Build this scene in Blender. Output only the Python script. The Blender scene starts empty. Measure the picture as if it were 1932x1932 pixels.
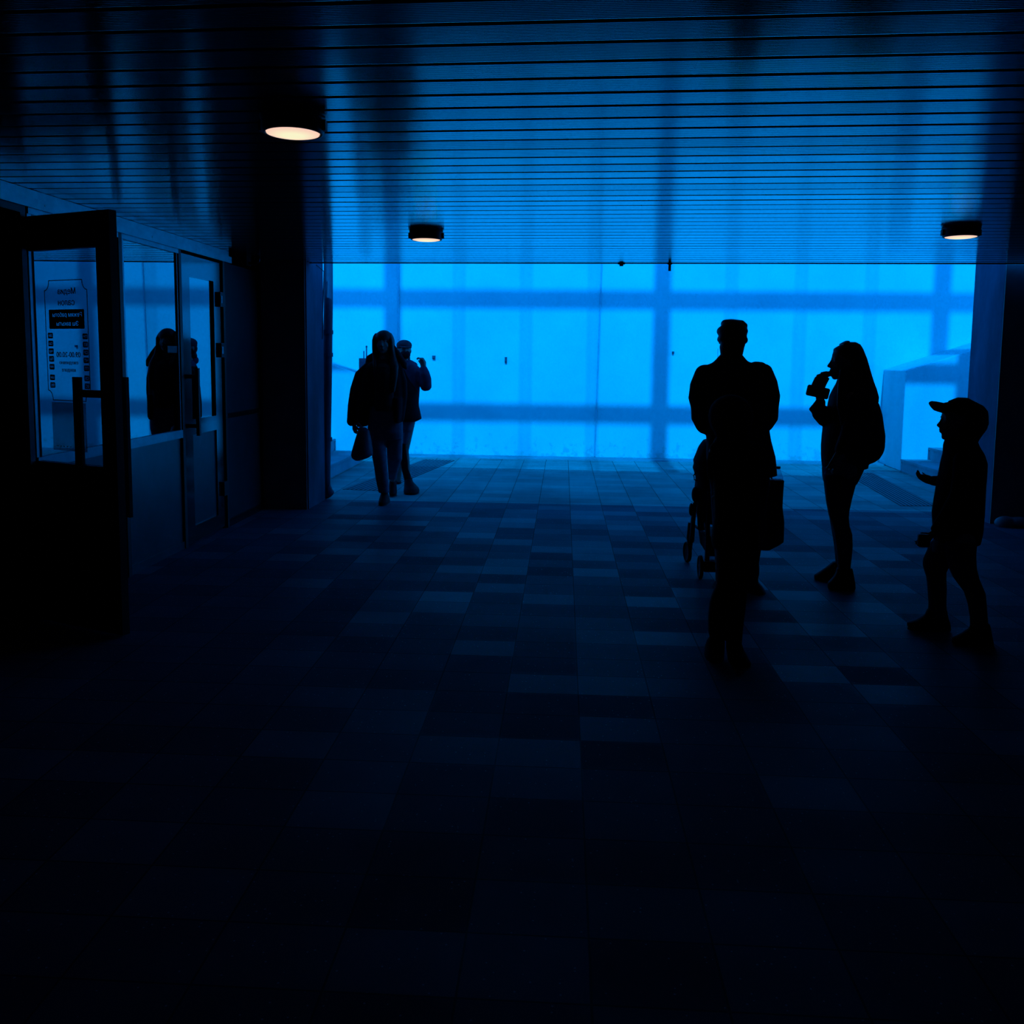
import bpy, bmesh, math, random, mathutils
from mathutils import Vector, Matrix, Quaternion
random.seed(7)
S = bpy.context.scene
C = S.collection
# ---------------------------------------------------------------- camera model (1932 x 1932 frame)
F = 1700.; CX = 966.; CY = 844.; H = 1.5
TH = math.radians(3.2); PT = math.radians(5.8); RL = 0.011
_ct, _st, _cp, _sp = math.cos(TH), math.sin(TH), math.cos(PT), math.sin(PT)
FW = Vector((-_st*_cp, _ct*_cp, -_sp)); RT = Vector((_ct, _st, 0)); UP = Vector((-_st*_sp, _ct*_sp, _cp))
def ray(px, py):
    x = px-CX; y = -(py-CY); c, s = math.cos(RL), math.sin(RL)
    return FW*F + RT*(x*c-y*s) + UP*(x*s+y*c)
def at(px, py, Y):
    d = ray(px, py); t = Y/d.y
    return Vector((d.x*t, Y, H+d.z*t))
def atz(px, py, z=0.):
    d = ray(px, py); t = (z-H)/d.z
    return Vector((d.x*t, d.y*t, z))
cam = bpy.data.cameras.new('camera'); co = bpy.data.objects.new('camera', cam); C.objects.link(co)
cam.sensor_fit = 'HORIZONTAL'; cam.sensor_width = 36; cam.lens = 36*F/1932
cam.shift_x = (966-CX)/1932; cam.shift_y = (CY-966)/1932; cam.clip_start = .05; cam.clip_end = 200
c, s = math.cos(RL), math.sin(RL)
R2 = RT*c+UP*s; U2 = -RT*s+UP*c
m = Matrix((R2, U2, -FW)).transposed().to_4x4(); m.translation = Vector((0, 0, H)); co.matrix_world = m
S.camera = co
S.view_settings.view_transform = 'Standard'; S.view_settings.look = 'None'
S.view_settings.gamma = 1; S.view_settings.exposure = 0; S.view_settings.use_curve_mapping = False
# ---------------------------------------------------------------- materials
def nodes(name):
    mt = bpy.data.materials.new(name); mt.use_nodes = True
    nt = mt.node_tree; b = nt.nodes['Principled BSDF']
    return mt, nt, b
def noise(nt, scale, detail=4, rough=.6, coord='Object', sc=(1, 1, 1)):
    tc = nt.nodes.new('ShaderNodeTexCoord'); mp = nt.nodes.new('ShaderNodeMapping'); mp.inputs['Scale'].default_value = sc
    n = nt.nodes.new('ShaderNodeTexNoise'); n.inputs['Scale'].default_value = scale; n.inputs['Detail'].default_value = detail
    n.inputs['Roughness'].default_value = rough
    nt.links.new(tc.outputs[coord], mp.inputs[0]); nt.links.new(mp.outputs[0], n.inputs[0]); return n
def ramp(nt, src, stops):
    r = nt.nodes.new('ShaderNodeValToRGB'); e = r.color_ramp.elements
    while len(e) < len(stops): e.new(.5)
    for k, (p, col) in enumerate(stops): e[k].position = p; e[k].color = (*col, 1)
    nt.links.new(src, r.inputs[0]); return r
def bump(nt, b, src, strength, dist=.01):
    bp = nt.nodes.new('ShaderNodeBump'); bp.inputs['Strength'].default_value = strength; bp.inputs['Distance'].default_value = dist
    nt.links.new(src, bp.inputs['Height']); nt.links.new(bp.outputs[0], b.inputs['Normal'])
def plain(name, col, rough=.6, metal=0., var=.25, scale=8, bs=.15, spec=.5, bd=.004):
    mt, nt, b = nodes(name)
    n = noise(nt, scale)
    r = ramp(nt, n.outputs['Fac'], [(.3, tuple(v*(1-var) for v in col)), (.7, tuple(min(1, v*(1+var)) for v in col))])
    nt.links.new(r.outputs[0], b.inputs['Base Color'])
    b.inputs['Roughness'].default_value = rough; b.inputs['Metallic'].default_value = metal
    b.inputs['Specular IOR Level'].default_value = spec
    if bs: bump(nt, b, noise(nt, scale*6).outputs['Fac'], bs, bd)
    return mt
def fabric(name, col, weave=260, spec=.12):
    return plain(name, col, .9, 0, .2, 22, .35, spec, .003)
M = {}
def wall_material():
    mt, nt, b = nodes('painted plaster')
    n1 = noise(nt, 1.3, 3); n2 = noise(nt, 9, 6, .7)
    r1 = ramp(nt, n1.outputs['Fac'], [(.3, (.60, .62, .64)), (.7, (.70, .71, .72))])
    # damp scuffed foot of the wall: flakes below ~0.35 m
    tc = nt.nodes.new('ShaderNodeNewGeometry'); sp = nt.nodes.new('ShaderNodeSeparateXYZ'); nt.links.new(tc.outputs['Position'], sp.inputs[0])
    mr = nt.nodes.new('ShaderNodeMapRange'); mr.inputs['From Min'].default_value = 0; mr.inputs['From Max'].default_value = .45
    mr.inputs['To Min'].default_value = .26; mr.inputs['To Max'].default_value = 0
    nt.links.new(sp.outputs['Z'], mr.inputs['Value'])
    ad = nt.nodes.new('ShaderNodeMath'); ad.operation = 'ADD'; nt.links.new(mr.outputs[0], ad.inputs[0]); nt.links.new(n2.outputs['Fac'], ad.inputs[1])
    r2 = ramp(nt, ad.outputs[0], [(.70, (0, 0, 0)), (.80, (1, 1, 1))])
    mx = nt.nodes.new('ShaderNodeMix'); mx.data_type = 'RGBA'; nt.links.new(r2.outputs[0], mx.inputs['Factor'])
    nt.links.new(r1.outputs[0], mx.inputs['A']); mx.inputs['B'].default_value = (.40, .52, .50, 1)
    nt.links.new(mx.outputs['Result'], b.inputs['Base Color']); b.inputs['Roughness'].default_value = .85; b.inputs['Specular IOR Level'].default_value = .2
    bump(nt, b, n2.outputs['Fac'], .15, .01)
    return mt
M['wall'] = wall_material()
def concrete(name, col, var=.35):
    mt, nt, b = nodes(name)
    n1 = noise(nt, 2.2, 6, .65, sc=(1, 1, .35)); n2 = noise(nt, 14, 6, .7)
    r1 = ramp(nt, n1.outputs['Fac'], [(.35, tuple(v*(1-var) for v in col)), (.55, col), (.7, tuple(v*(1+var) for v in col))])
    nt.links.new(r1.outputs[0], b.inputs['Base Color']); b.inputs['Roughness'].default_value = .85; b.inputs['Specular IOR Level'].default_value = .2
    bump(nt, b, n2.outputs['Fac'], .3, .01); return mt
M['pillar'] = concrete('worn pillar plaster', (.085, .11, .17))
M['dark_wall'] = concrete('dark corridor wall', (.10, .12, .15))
M['step'] = concrete('stair concrete', (.30, .33, .36), .2)
M['parapet'] = concrete('parapet plaster', (.62, .64, .66), .08)
M['slab'] = concrete('slab concrete', (.25, .26, .28))
def floor_material(name, tones, spec, sx=1.):
    mt, nt, b = nodes(name); N = nt.nodes; L = nt.links
    g = N.new('ShaderNodeNewGeometry'); sp = N.new('ShaderNodeSeparateXYZ'); L.new(g.outputs['Position'], sp.inputs[0])
    def mth(op, a, bb=None):
        n = N.new('ShaderNodeMath'); n.operation = op
        for k, v in enumerate((a, bb)):
            if v is None: continue
            if isinstance(v, (int, float)): n.inputs[k].default_value = v
            else: L.new(v, n.inputs[k])
        return n.outputs[0]
    TX, TY = .318, .242
    ux = mth('DIVIDE', mth('ADD', sp.outputs['X'], 31.8-.09), TX); uy = mth('DIVIDE', mth('ADD', sp.outputs['Y'], 24.2-5.35), TY)
    fx, fy = mth('FLOOR', ux), mth('FLOOR', uy)
    cb = N.new('ShaderNodeCombineXYZ'); L.new(fx, cb.inputs[0]); L.new(fy, cb.inputs[1])
    wn = N.new('ShaderNodeTexWhiteNoise'); wn.noise_dimensions = '2D'; L.new(cb.outputs[0], wn.inputs['Vector'])
    rx, ry = mth('FRACT', ux), mth('FRACT', uy)
    ex = mth('MULTIPLY', mth('MINIMUM', rx, mth('SUBTRACT', 1, rx)), TX)
    ey = mth('MULTIPLY', mth('MINIMUM', ry, mth('SUBTRACT', 1, ry)), TY)
    e = mth('MINIMUM', ex, ey)
    grout = mth('LESS_THAN', e, .003)
    tone = ramp(nt, wn.outputs['Value'], tones)
    tone.color_ramp.interpolation = 'LINEAR'
    big = noise(nt, .9, 4); st = ramp(nt, big.outputs['Fac'], [(.35, (.65, .65, .68)), (.65, (1.1, 1.1, 1.1))])
    m1 = N.new('ShaderNodeMix'); m1.data_type = 'RGBA'; m1.blend_type = 'MULTIPLY'; m1.inputs['Factor'].default_value = 1
    L.new(tone.outputs[0], m1.inputs['A']); L.new(st.outputs[0], m1.inputs['B'])
    vo = N.new('ShaderNodeTexVoronoi'); vo.inputs['Scale'].default_value = 55; tc = N.new('ShaderNodeTexCoord'); L.new(tc.outputs['Object'], vo.inputs['Vector'])
    sx = N.new('ShaderNodeSeparateColor'); L.new(vo.outputs['Color'], sx.inputs[0])
    chip = mth('MULTIPLY', mth('LESS_THAN', vo.outputs['Distance'], .16), mth('GREATER_THAN', sx.outputs[0], .80))
    m2 = N.new('ShaderNodeMix'); m2.data_type = 'RGBA'; L.new(chip, m2.inputs['Factor']); L.new(m1.outputs['Result'], m2.inputs['A']); m2.inputs['B'].default_value = (.30, .32, .40, 1)
    m3 = N.new('ShaderNodeMix'); m3.data_type = 'RGBA'; L.new(grout, m3.inputs['Factor']); L.new(m2.outputs['Result'], m3.inputs['A']); m3.inputs['B'].default_value = (.02, .024, .03, 1)
    L.new(m3.outputs['Result'], b.inputs['Base Color'])
    rr = ramp(nt, wn.outputs['Value'], [(0, (.75,)*3), (1, (.5,)*3)]); L.new(rr.outputs[0], b.inputs['Roughness'])
    b.inputs['Specular IOR Level'].default_value = spec
    n3 = noise(nt, 60, 3); bump(nt, b, n3.outputs['Fac'], .12, .003)
    return mt
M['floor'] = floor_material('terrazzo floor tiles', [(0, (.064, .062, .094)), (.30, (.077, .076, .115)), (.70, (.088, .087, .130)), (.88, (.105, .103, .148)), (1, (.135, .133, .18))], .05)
M['floor_out'] = floor_material('paving paled for sun band', [(0, (.25, .285, .265)), (.5, (.275, .31, .285)), (1, (.30, .335, .31))], .05)  # tone raised to put the sunlit band's brightness into the colour
M['ceiling'] = plain('ribbed aluminium slats', (.05, .07, .07), .13, 0., .10, 3, 0)
M['ceiling'].node_tree.nodes['Principled BSDF'].inputs['IOR'].default_value = 2.0
M['ceiling'].node_tree.nodes['Principled BSDF'].inputs['Specular Tint'].default_value = (1, 1, .82, 1)
M['ceiling'].node_tree.nodes['Principled BSDF'].inputs['Coat Weight'].default_value = 1
M['ceiling'].node_tree.nodes['Principled BSDF'].inputs['Coat Roughness'].default_value = .13
M['gap'] = plain('dark gap behind slats', (.01, .01, .012), .9, 0, .1)
M['black_metal'] = plain('black painted frame', (.012, .012, .014), .5, 0, .2, 8, .05, .3)
M['rail_metal'] = plain('brushed rail aluminium', (.24, .28, .31), .38, .9, .15, 12, .05)
M['panel'] = plain('grey door panel', (.06, .07, .09), .3, .3, .2, 4, .03)
M['dull_panel'] = plain('dull dark panel', (.13, .15, .17), .6, 0, .2, 4, .03)
M['pipe'] = plain('dark drain pipe', (.045, .055, .09), .7, 0, .3, 6)
M['grate'] = plain('iron grate', (.02, .022, .028), .55, .4, .3, 20)
M['steel'] = plain('wall conduit', (.42, .46, .52), .6, 0, .1)
M['lamp_body'] = plain('lamp housing plastic', (.02, .018, .018), .5)
def glass_mat(name, ior, tint, rough=0.):
    mt, nt, b = nodes(name); N = nt.nodes; N.remove(b); out = N['Material Output']
    fr = N.new('ShaderNodeFresnel'); fr.inputs['IOR'].default_value = ior
    tr = N.new('ShaderNodeBsdfTransparent'); gl = N.new('ShaderNodeBsdfGlossy'); gl.inputs['Roughness'].default_value = rough
    n = noise(nt, 1.5, 3); r = ramp(nt, n.outputs['Fac'], [(.3, tuple(v*.92 for v in tint)), (.7, tint)])
    nt.links.new(r.outputs[0], tr.inputs[0]); gl.inputs[0].default_value = (.95, .97, 1, 1)
    mx = N.new('ShaderNodeMixShader'); ge = N.new('ShaderNodeNewGeometry'); iv = N.new('ShaderNodeMath'); iv.operation = 'SUBTRACT'; iv.inputs[0].default_value = 1; nt.links.new(ge.outputs['Backfacing'], iv.inputs[1])
    mu = N.new('ShaderNodeMath'); mu.operation = 'MULTIPLY'; nt.links.new(fr.outputs[0], mu.inputs[0]); nt.links.new(iv.outputs[0], mu.inputs[1])
    nt.links.new(mu.outputs[0], mx.inputs[0]); nt.links.new(tr.outputs[0], mx.inputs[1]); nt.links.new(gl.outputs[0], mx.inputs[2])
    nt.links.new(mx.outputs[0], out.inputs[0]); return mt
M['mirror_glass'] = glass_mat('reflective tinted shop glass', 3.4, (.10, .11, .13))
M['door_glass'] = glass_mat('clear door glass', 1.35, (.72, .76, .80))
M['clear'] = glass_mat('clear bottle plastic', 1.5, (.75, .85, .9), .05)
M['film'] = None
def film_mat():
    mt, nt, b = nodes('frosted film'); N = nt.nodes; out = N['Material Output']
    n = noise(nt, 14, 4); r = ramp(nt, n.outputs['Fac'], [(.3, (.05, .07, .10)), (.7, (.12, .15, .2))]); nt.links.new(r.outputs[0], b.inputs['Base Color'])
    tr = N.new('ShaderNodeBsdfTransparent'); mx = N.new('ShaderNodeMixShader'); mx.inputs[0].default_value = .45
    nt.links.new(tr.outputs[0], mx.inputs[1]); nt.links.new(b.outputs[0], mx.inputs[2]); nt.links.new(mx.outputs[0], out.inputs[0]); return mt
M['film'] = film_mat()
M['vinyl'] = plain('black vinyl lettering', (.004, .005, .008), .8, 0, .1, 5, 0, .1)
M['white'] = plain('white plastic', (.6, .62, .66), .5)
def lamp_mat():
    mt, nt, b = nodes('lit lamp diffuser'); N = nt.nodes; N.remove(b); out = N['Material Output']
    tc = N.new('ShaderNodeTexCoord'); sp = N.new('ShaderNodeSeparateXYZ'); nt.links.new(tc.outputs['Object'], sp.inputs[0])
    cb = N.new('ShaderNodeCombineXYZ'); nt.links.new(sp.outputs[0], cb.inputs[0]); nt.links.new(sp.outputs[1], cb.inputs[1])
    ln = N.new('ShaderNodeVectorMath'); ln.operation = 'LENGTH'; nt.links.new(cb.outputs[0], ln.inputs[0])
    r = N.new('ShaderNodeValToRGB'); mr = N.new('ShaderNodeMapRange'); mr.inputs['From Max'].default_value = .105; nt.links.new(ln.outputs['Value'], mr.inputs['Value']); nt.links.new(mr.outputs[0], r.inputs[0])
    e = r.color_ramp.elements; e[0].position = .35; e[0].color = (1.0, .95, .62, 1); e[1].position = .95; e[1].color = (1.0, .62, .50, 1)
    em = N.new('ShaderNodeEmission'); em.inputs[1].default_value = .95; nt.links.new(r.outputs[0], em.inputs[0]); nt.links.new(em.outputs[0], out.inputs[0]); return mt
M['lamp'] = lamp_mat()
M['skin'] = plain('skin', (.30, .20, .16), .6, 0, .08, 20, .05)
M['eye'] = plain('eye', (.25, .25, .27), .25, 0, .1, 10, 0)
M['hair_brown'] = plain('brown hair', (.035, .025, .02), .6, 0, .4, 60, .3, .3)
M['hair_black'] = plain('black hair', (.010, .008, .008), .6, 0, .4, 60, .3, .3)
M['black_cloth'] = fabric('black cloth', (.010, .010, .013))
M['dark_cloth'] = fabric('charcoal cloth', (.022, .024, .030))
M['navy_cloth'] = fabric('navy cloth', (.06, .07, .12))
M['jeans'] = fabric('pale jeans', (.11, .125, .165))
M['dark_jeans'] = fabric('dark jeans', (.05, .055, .075))
M['sweater'] = fabric('dark green sweater', (.018, .030, .030))
M['print'] = fabric('sweater print', (.05, .08, .08))
M['cap'] = fabric('grey cap cloth', (.05, .055, .07))
M['shoe'] = plain('shoe leather', (.012, .012, .014), .75, 0, .25, 12, .1, .12)
M['sole'] = plain('rubber sole', (.05, .05, .055), .7)
M['bagplastic'] = plain('thin carrier bag plastic', (.07, .085, .12), .5, 0, .15, 5, .12, .3, .01)
M['greenbag'] = plain('dark green shopping bag', (.018, .05, .04), .6, 0, .2, 6, .4)
M['brown_cloth'] = fabric('dark brown quilted cloth', (.020, .016, .013))
# ---------------------------------------------------------------- mesh helpers
def link(name, me, mat, parent=None, smooth=False):
    me.materials.clear()
    for x in (mat if isinstance(mat, (list, tuple)) else [mat]): me.materials.append(x)
    if smooth:
        for p in me.polygons: p.use_smooth = True
    o = bpy.data.objects.new(name, me); C.objects.link(o)
    if parent is not None:
        o.parent = parent
        o.matrix_parent_inverse = parent.matrix_basis.inverted()
    return o
def tag(o, label=None, cat=None, group=None, kind=None):
    if label: o['label'] = label
    if cat: o['category'] = cat
    if group: o['group'] = group
    if kind: o['kind'] = kind
    return o
def empty(name, loc=(0, 0, 0), rz=0):
    o = bpy.data.objects.new(name, None); C.objects.link(o); o.location = loc; o.rotation_euler = (0, 0, rz)
    o.empty_display_size = .1
    return o
class G:
    def __init__(s): s.bm = bmesh.new()
    def hexa(s, p, mi=0):
        v = [s.bm.verts.new(q) for q in p]
        for f in ((0, 3, 2, 1), (4, 5, 6, 7), (0, 1, 5, 4), (1, 2, 6, 5), (2, 3, 7, 6), (3, 0, 4, 7)):
            s.bm.faces.new([v[i] for i in f]).material_index = mi
        return s
    def box(s, x0, x1, y0, y1, z0, z1, mi=0):
        return s.hexa([(x0, y0, z0), (x1, y0, z0), (x1, y1, z0), (x0, y1, z0), (x0, y0, z1), (x1, y0, z1), (x1, y1, z1), (x0, y1, z1)], mi)
    def ring(s, pts): return [s.bm.verts.new(p) for p in pts]
    def loft(s, rings, cap=True, closed=True):
        rr = [s.ring(r) for r in rings]; n = len(rr[0])
        for a, b in zip(rr, rr[1:]):
            for i in range(n if closed else n-1): s.bm.faces.new((a[i], a[(i+1) % n], b[(i+1) % n], b[i]))
        if cap:
            s.bm.faces.new(rr[0][::-1]); s.bm.faces.new(rr[-1])
        return s
    def lathe(s, prof, n=48, c=(0, 0, 0)):
        rings = []
        for r, z in prof: rings.append([(c[0]+max(r, 1e-4)*math.cos(2*math.pi*k/n), c[1]+max(r, 1e-4)*math.sin(2*math.pi*k/n), c[2]+z) for k in range(n)])
        return s.loft(rings)
    def tube(s, pts, r, n=10):
        pts = [Vector(p) for p in pts]; rings = []; up = Vector((.13, .21, .97))
        for i, p in enumerate(pts):
            t = (pts[min(i+1, len(pts)-1)]-pts[max(i-1, 0)]).normalized()
            a = t.cross(up)
            if a.length < .05: a = t.cross(Vector((1, 0, 0)))
            a.normalize(); b = t.cross(a)
            rk = r[i] if isinstance(r, (list, tuple)) else r
            rings.append([p+a*rk*math.cos(2*math.pi*k/n)+b*rk*math.sin(2*math.pi*k/n) for k in range(n)])
        return s.loft(rings)
    def chain(s, pts, ax=Vector((0, 1, 0)), n=14):
        """pts: (Vector, ra, rb): ra across the path, rb along ax; rounded ends"""
        P = [Vector(p[0]) for p in pts]; rings = []
        m_ = len(P)
        def fr(i):
            t = (P[min(i+1, m_-1)]-P[max(i-1, 0)]).normalized(); A = ax
            if abs(t.dot(A)) > .85: A = Vector((0, 0, 1))
            side = t.cross(A).normalized(); d = side.cross(t).normalized()
            return t, side, d
        def rg(c_, side, d, a, b): return [c_+side*a*math.cos(2*math.pi*k/n)+d*b*math.sin(2*math.pi*k/n) for k in range(n)]
        for i in range(m_):
            t, sd, d = fr(i); a, b = pts[i][1], pts[i][2]
            if i == 0:
                for q in (.95, .7, .35): w = math.sqrt(1-q*q); rings.append(rg(P[0]-t*min(a, b)*q*.9, sd, d, a*w, b*w))
            rings.append(rg(P[i], sd, d, a, b))
            if i == m_-1:
                for q in (.35, .7, .95): w = math.sqrt(1-q*q); rings.append(rg(P[i]+t*min(a, b)*q*.9, sd, d, a*w, b*w))
        return s.loft(rings)
    def ell(s, c_, r, rot=None, n=20, k=12):
        c_ = Vector(c_); rings = []
        for j in range(k+1):
            ph = -math.pi/2+math.pi*(j+.001)/(k+.002); 
            row = []
            for i in range(n):
                th = 2*math.pi*i/n
                v = Vector((r[0]*math.cos(ph)*math.cos(th), r[1]*math.cos(ph)*math.sin(th), r[2]*math.sin(ph)))
                if rot is not None: v = rot @ v
                row.append(c_+v)
            rings.append(row)
        return s.loft(rings)
    def mesh(s, name='m'):
        bmesh.ops.recalc_face_normals(s.bm, faces=s.bm.faces)
        me = bpy.data.meshes.new(name); s.bm.to_mesh(me); s.bm.free(); return me
    def build(s, name, mat, parent=None, smooth=False):
        return link(name, s.mesh(name), mat, parent, smooth)
    def remesh(s, name, mat, parent, voxel=.007, sm=4, sf=.5):
        me = s.mesh('tmp'); o = bpy.data.objects.new('tmp', me); C.objects.link(o)
        r = o.modifiers.new('r', 'REMESH'); r.mode = 'VOXEL'; r.voxel_size = voxel; r.use_smooth_shade = True
        q = o.modifiers.new('s', 'SMOOTH'); q.iterations = sm; q.factor = sf
        dg = bpy.context.evaluated_depsgraph_get()
        nm = bpy.data.meshes.new_from_object(o.evaluated_get(dg)); bpy.data.objects.remove(o); bpy.data.meshes.remove(me)
        nm.name = name
        return link(name, nm, mat, parent, True)
def struct(name, g, mat, smooth=False, parent=None):
    o = g.build(name, mat, parent, smooth)
    if parent is None: o['kind'] = 'structure'
    return o
# ================================================================ SETTING
SX = -2.90            # shopfront plane
YP0, YP1 = 8.5, 9.1   # portal wall thickness
YW = 13.35            # far wall
ZC = 2.365            # ceiling
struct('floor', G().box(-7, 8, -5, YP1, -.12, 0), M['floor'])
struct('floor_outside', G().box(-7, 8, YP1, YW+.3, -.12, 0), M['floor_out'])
o = struct('wall_far', G().box(-8, 9, YW, YW+.25, -.1, 3.0), M['wall']); tag(o, 'bright blue lit plaster wall at the end of the underpass', 'wall')
# ribbed slat ceiling
SHR = -.04      # the slats and the ceiling edge run slightly askew to the walls
def ceiling():
    g = G(); P = .1602; gap = .016; yedge = 8.52
    k0 = int((yedge-1.0)/P); x0, x1 = -6.0, 6.6; nx = 24; rnd = random.Random(3)
    for k in range(k0):
        ya, yb = yedge-P*(k+1)+gap, yedge-P*k
        nr = 12; per = (yb-ya-.006)/nr; pts = [(ya, .014), (ya+.0005, .002), (ya+.003, 0)]
        for j in range(nr*6+1):
            pts.append((ya+.003+per*j/6, -.00012*(1-math.cos(2*math.pi*j/6))))
        pts += [(yb-.0005, .002), (yb, .014)]
        ym = (ya+yb)/2; cols = []; t0 = rnd.uniform(-.009, .009); tl = 0
        for i in range(nx+1):
            tl = tl*.75+rnd.uniform(-.004, .004); x = x0+(x1-x0)*i/nx; tt = t0+tl
            cols.append([g.bm.verts.new((x, y+SHR*x, ZC+z+(y-ym)*tt)) for y, z in pts])
        for a, b in zip(cols, cols[1:]):
            for i in range(len(pts)-1):
                f = g.bm.faces.new((a[i], b[i], b[i+1], a[i+1])); f.smooth = True
    def sb(ya, yb, za, zb, mi=0):
        g.hexa([(x0, ya+SHR*x0, za), (x1, ya+SHR*x1, za), (x1, yb+SHR*x1, za), (x0, yb+SHR*x0, za), (x0, ya+SHR*x0, zb), (x1, ya+SHR*x1, zb), (x1, yb+SHR*x1, zb), (x0, yb+SHR*x0, zb)], mi)
    y = yedge-P*k0
    while y > -4.6: sb(y-P+gap, y, ZC, ZC+.014); y -= P
    sb(-4.7, yedge, ZC+.014, ZC+.03, 1)
    bmesh.ops.recalc_face_normals(g.bm, faces=g.bm.faces)
    me = bpy.data.meshes.new('ceiling'); g.bm.to_mesh(me); g.bm.free()
    o = link('ceiling', me, [M['ceiling'], M['gap']]); o['kind'] = 'structure'
ceiling()
g = G(); g.hexa([(x, y+SHR*x, z) for z in (ZC-.006, ZC+.05) for x, y in ((-6, 8.522), (6.6, 8.522), (6.6, 8.545), (-6, 8.545))])
struct('trim_1', g, M['gap'])
for px, zz, w_, lab in ((1172, .022, .035, 'tiny dark clip under the far edge of the ceiling, the left one of two'), (1263, .065, .022, 'short dark hook hanging under the far edge of the ceiling beside the broad shadow')):
    q = atz(px, 497, ZC); yy = 8.53+SHR*q.x; o = G().box(q.x-w_/2, q.x+w_/2, yy-.01, yy+.01, ZC-.006-zz, ZC-.004).box(q.x-w_*.9, q.x+w_*.9, yy-.012, yy+.012, ZC-.012, ZC-.004).build('ceiling_hook', M['gap']); tag(o, lab, 'hook')
struct('roof_slab', G().box(-7, 8, -5, 8.10, 2.44, 2.64), M['slab'])
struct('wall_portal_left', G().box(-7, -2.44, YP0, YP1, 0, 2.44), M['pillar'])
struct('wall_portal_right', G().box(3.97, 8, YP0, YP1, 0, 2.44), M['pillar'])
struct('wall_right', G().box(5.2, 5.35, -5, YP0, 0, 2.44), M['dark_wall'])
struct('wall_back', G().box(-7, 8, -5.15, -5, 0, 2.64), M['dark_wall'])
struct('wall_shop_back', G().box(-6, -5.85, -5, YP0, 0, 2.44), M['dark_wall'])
# dark render facing the corridor on both portal walls
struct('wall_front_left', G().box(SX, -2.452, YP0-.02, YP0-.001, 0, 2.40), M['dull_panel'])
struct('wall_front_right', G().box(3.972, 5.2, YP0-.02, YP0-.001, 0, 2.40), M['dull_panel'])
struct('trim_2', G().box(-7, 8, YW-.30, YW, 0, .018), M['step'])       # low kerb along the far wall
# stairwell side enclosures, beyond the flights
struct('wall_stair_left', G().box(-7.2, -7, YP0, YW, 0, 3.0), M['wall'])
struct('wall_stair_right', G().box(8, 8.2, YP0, YW, 0, 3.0), M['wall'])
# glazed pavilion frame above the stairwell (its shadows fall on the far wall)
g = G()
TE = .72; YF = 8.03
zt = [0.664+(YW-YF)*TE, 2.336+(YW-YF)*TE]
for z in zt: g.box(-8, 9, YF-.06, YF+.06, z-.11, z+.085)
g.box(-8, 9, YF-.06, YF+.06, 6.8, 6.95)
for k in range(-2, 4):
    X = 1.42+k*3.96
    g.box(X-.125, X+.125, YF-.05, YF+.05, 2.64, 6.8)
    for j in (1, 2, 3):
        q = X+j*.99
        for d in (-.05, .05): g.box(q+d-.012, q+d+.012, YF-.02, YF+.02, 2.64, 6.8)
struct('sky_blocker_roof', G().box(-8, 9, YF-.3, YW+1.5, 6.95, 7.07), M['slab'])  # unseen roof, added to keep sky light off the stairwell floor
struct('wall_pavilion_back', G().box(-8, 9, YW+.9, YW+1.1, 3.0, 6.95), M['wall'])
o = struct('pavilion_frame', g, M['steel']); tag(o, 'tall glazing frame standing above the stairwell', 'frame')
# stair flights
def stairs(name, x0, sgn, lab):
    root = empty(name, (x0, 10.6, 0)); tag(root, lab, 'staircase')
    ya, yb = YP1+.01, (12.29 if sgn < 0 else 12.41)
    for k in range(9):
        xa = x0+sgn*.36*k; xe = xa+sgn*.36 if k < 8 else x0+sgn*3.35
        g = G(); z1 = .165*(k+1)
        g.box(min(xa, xe), max(xa, xe), ya, yb, 0, z1-.03)
        g.box(min(xa-sgn*.02, xe), max(xa-sgn*.02, xe), ya, yb, z1-.03, z1)
        g.build('step', M['step'], root)
    return root
stairs('staircase', -2.80, -1, 'concrete stair rising to the left behind the pillar with the pipe')
stairs('staircase', 4.60, 1, 'concrete stair rising to the right beside the boy in the cap')
def parapet(x0, sgn, y0, y1, z0, lab, xf):
    g = G(); xe = x0+sgn*3.3
    def P(x, z): return x, z
    sl = .33
    a = [(x0, y0, 0), (xe, y0, 0), (xe, y1, 0), (xf, y1, 0), (x0, y0, z0), (xe, y0, z0+sl*3.3), (xe, y1, z0+sl*3.3), (xf, y1, z0)]
    g.hexa(a)
    bmesh.ops.bevel(g.bm, geom=g.bm.edges[:], offset=.012, segments=2, profile=.5, affect='EDGES')
    o = g.build('stair_parapet', M['parapet']); tag(o, lab, 'parapet'); o['kind'] = 'structure'
    return o
parapet(4.59, 1, 12.42, YW-.002, 1.36, 'sloping plaster parapet of the right hand stair', 4.62)
parapet(-2.83, -1, 12.30, 12.8, 1.235, 'sloping plaster parapet of the left hand stair', -2.83)
# small metal posts on a plate, on the left parapet
pp = at(686, 681, 12.5)
root = empty('rail_bracket', (pp.x, 12.5, 1.22)); tag(root, 'small post bracket with two thin metal posts on the left parapet, beside the walking woman', 'bracket')
b0 = at(679, 686, 12.5); b1 = at(700, 676, 12.5)
G().box(b0.x, b1.x, 12.44, 12.56, 1.22, b1.z).build('bracket_plate', M['pipe'], root)
for px, pt, r in ((686.5, 662, .008), (691.5, 654, .009)):
    a = at(px, 676, 12.5); t = at(px, pt, 12.5); g = G().tube([a-Vector((0, 0, .01)), t], r)
    if pt == 654: g.ell(t, (.014, .014, .016))
    g.build('post', M['pipe'], root)
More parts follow.
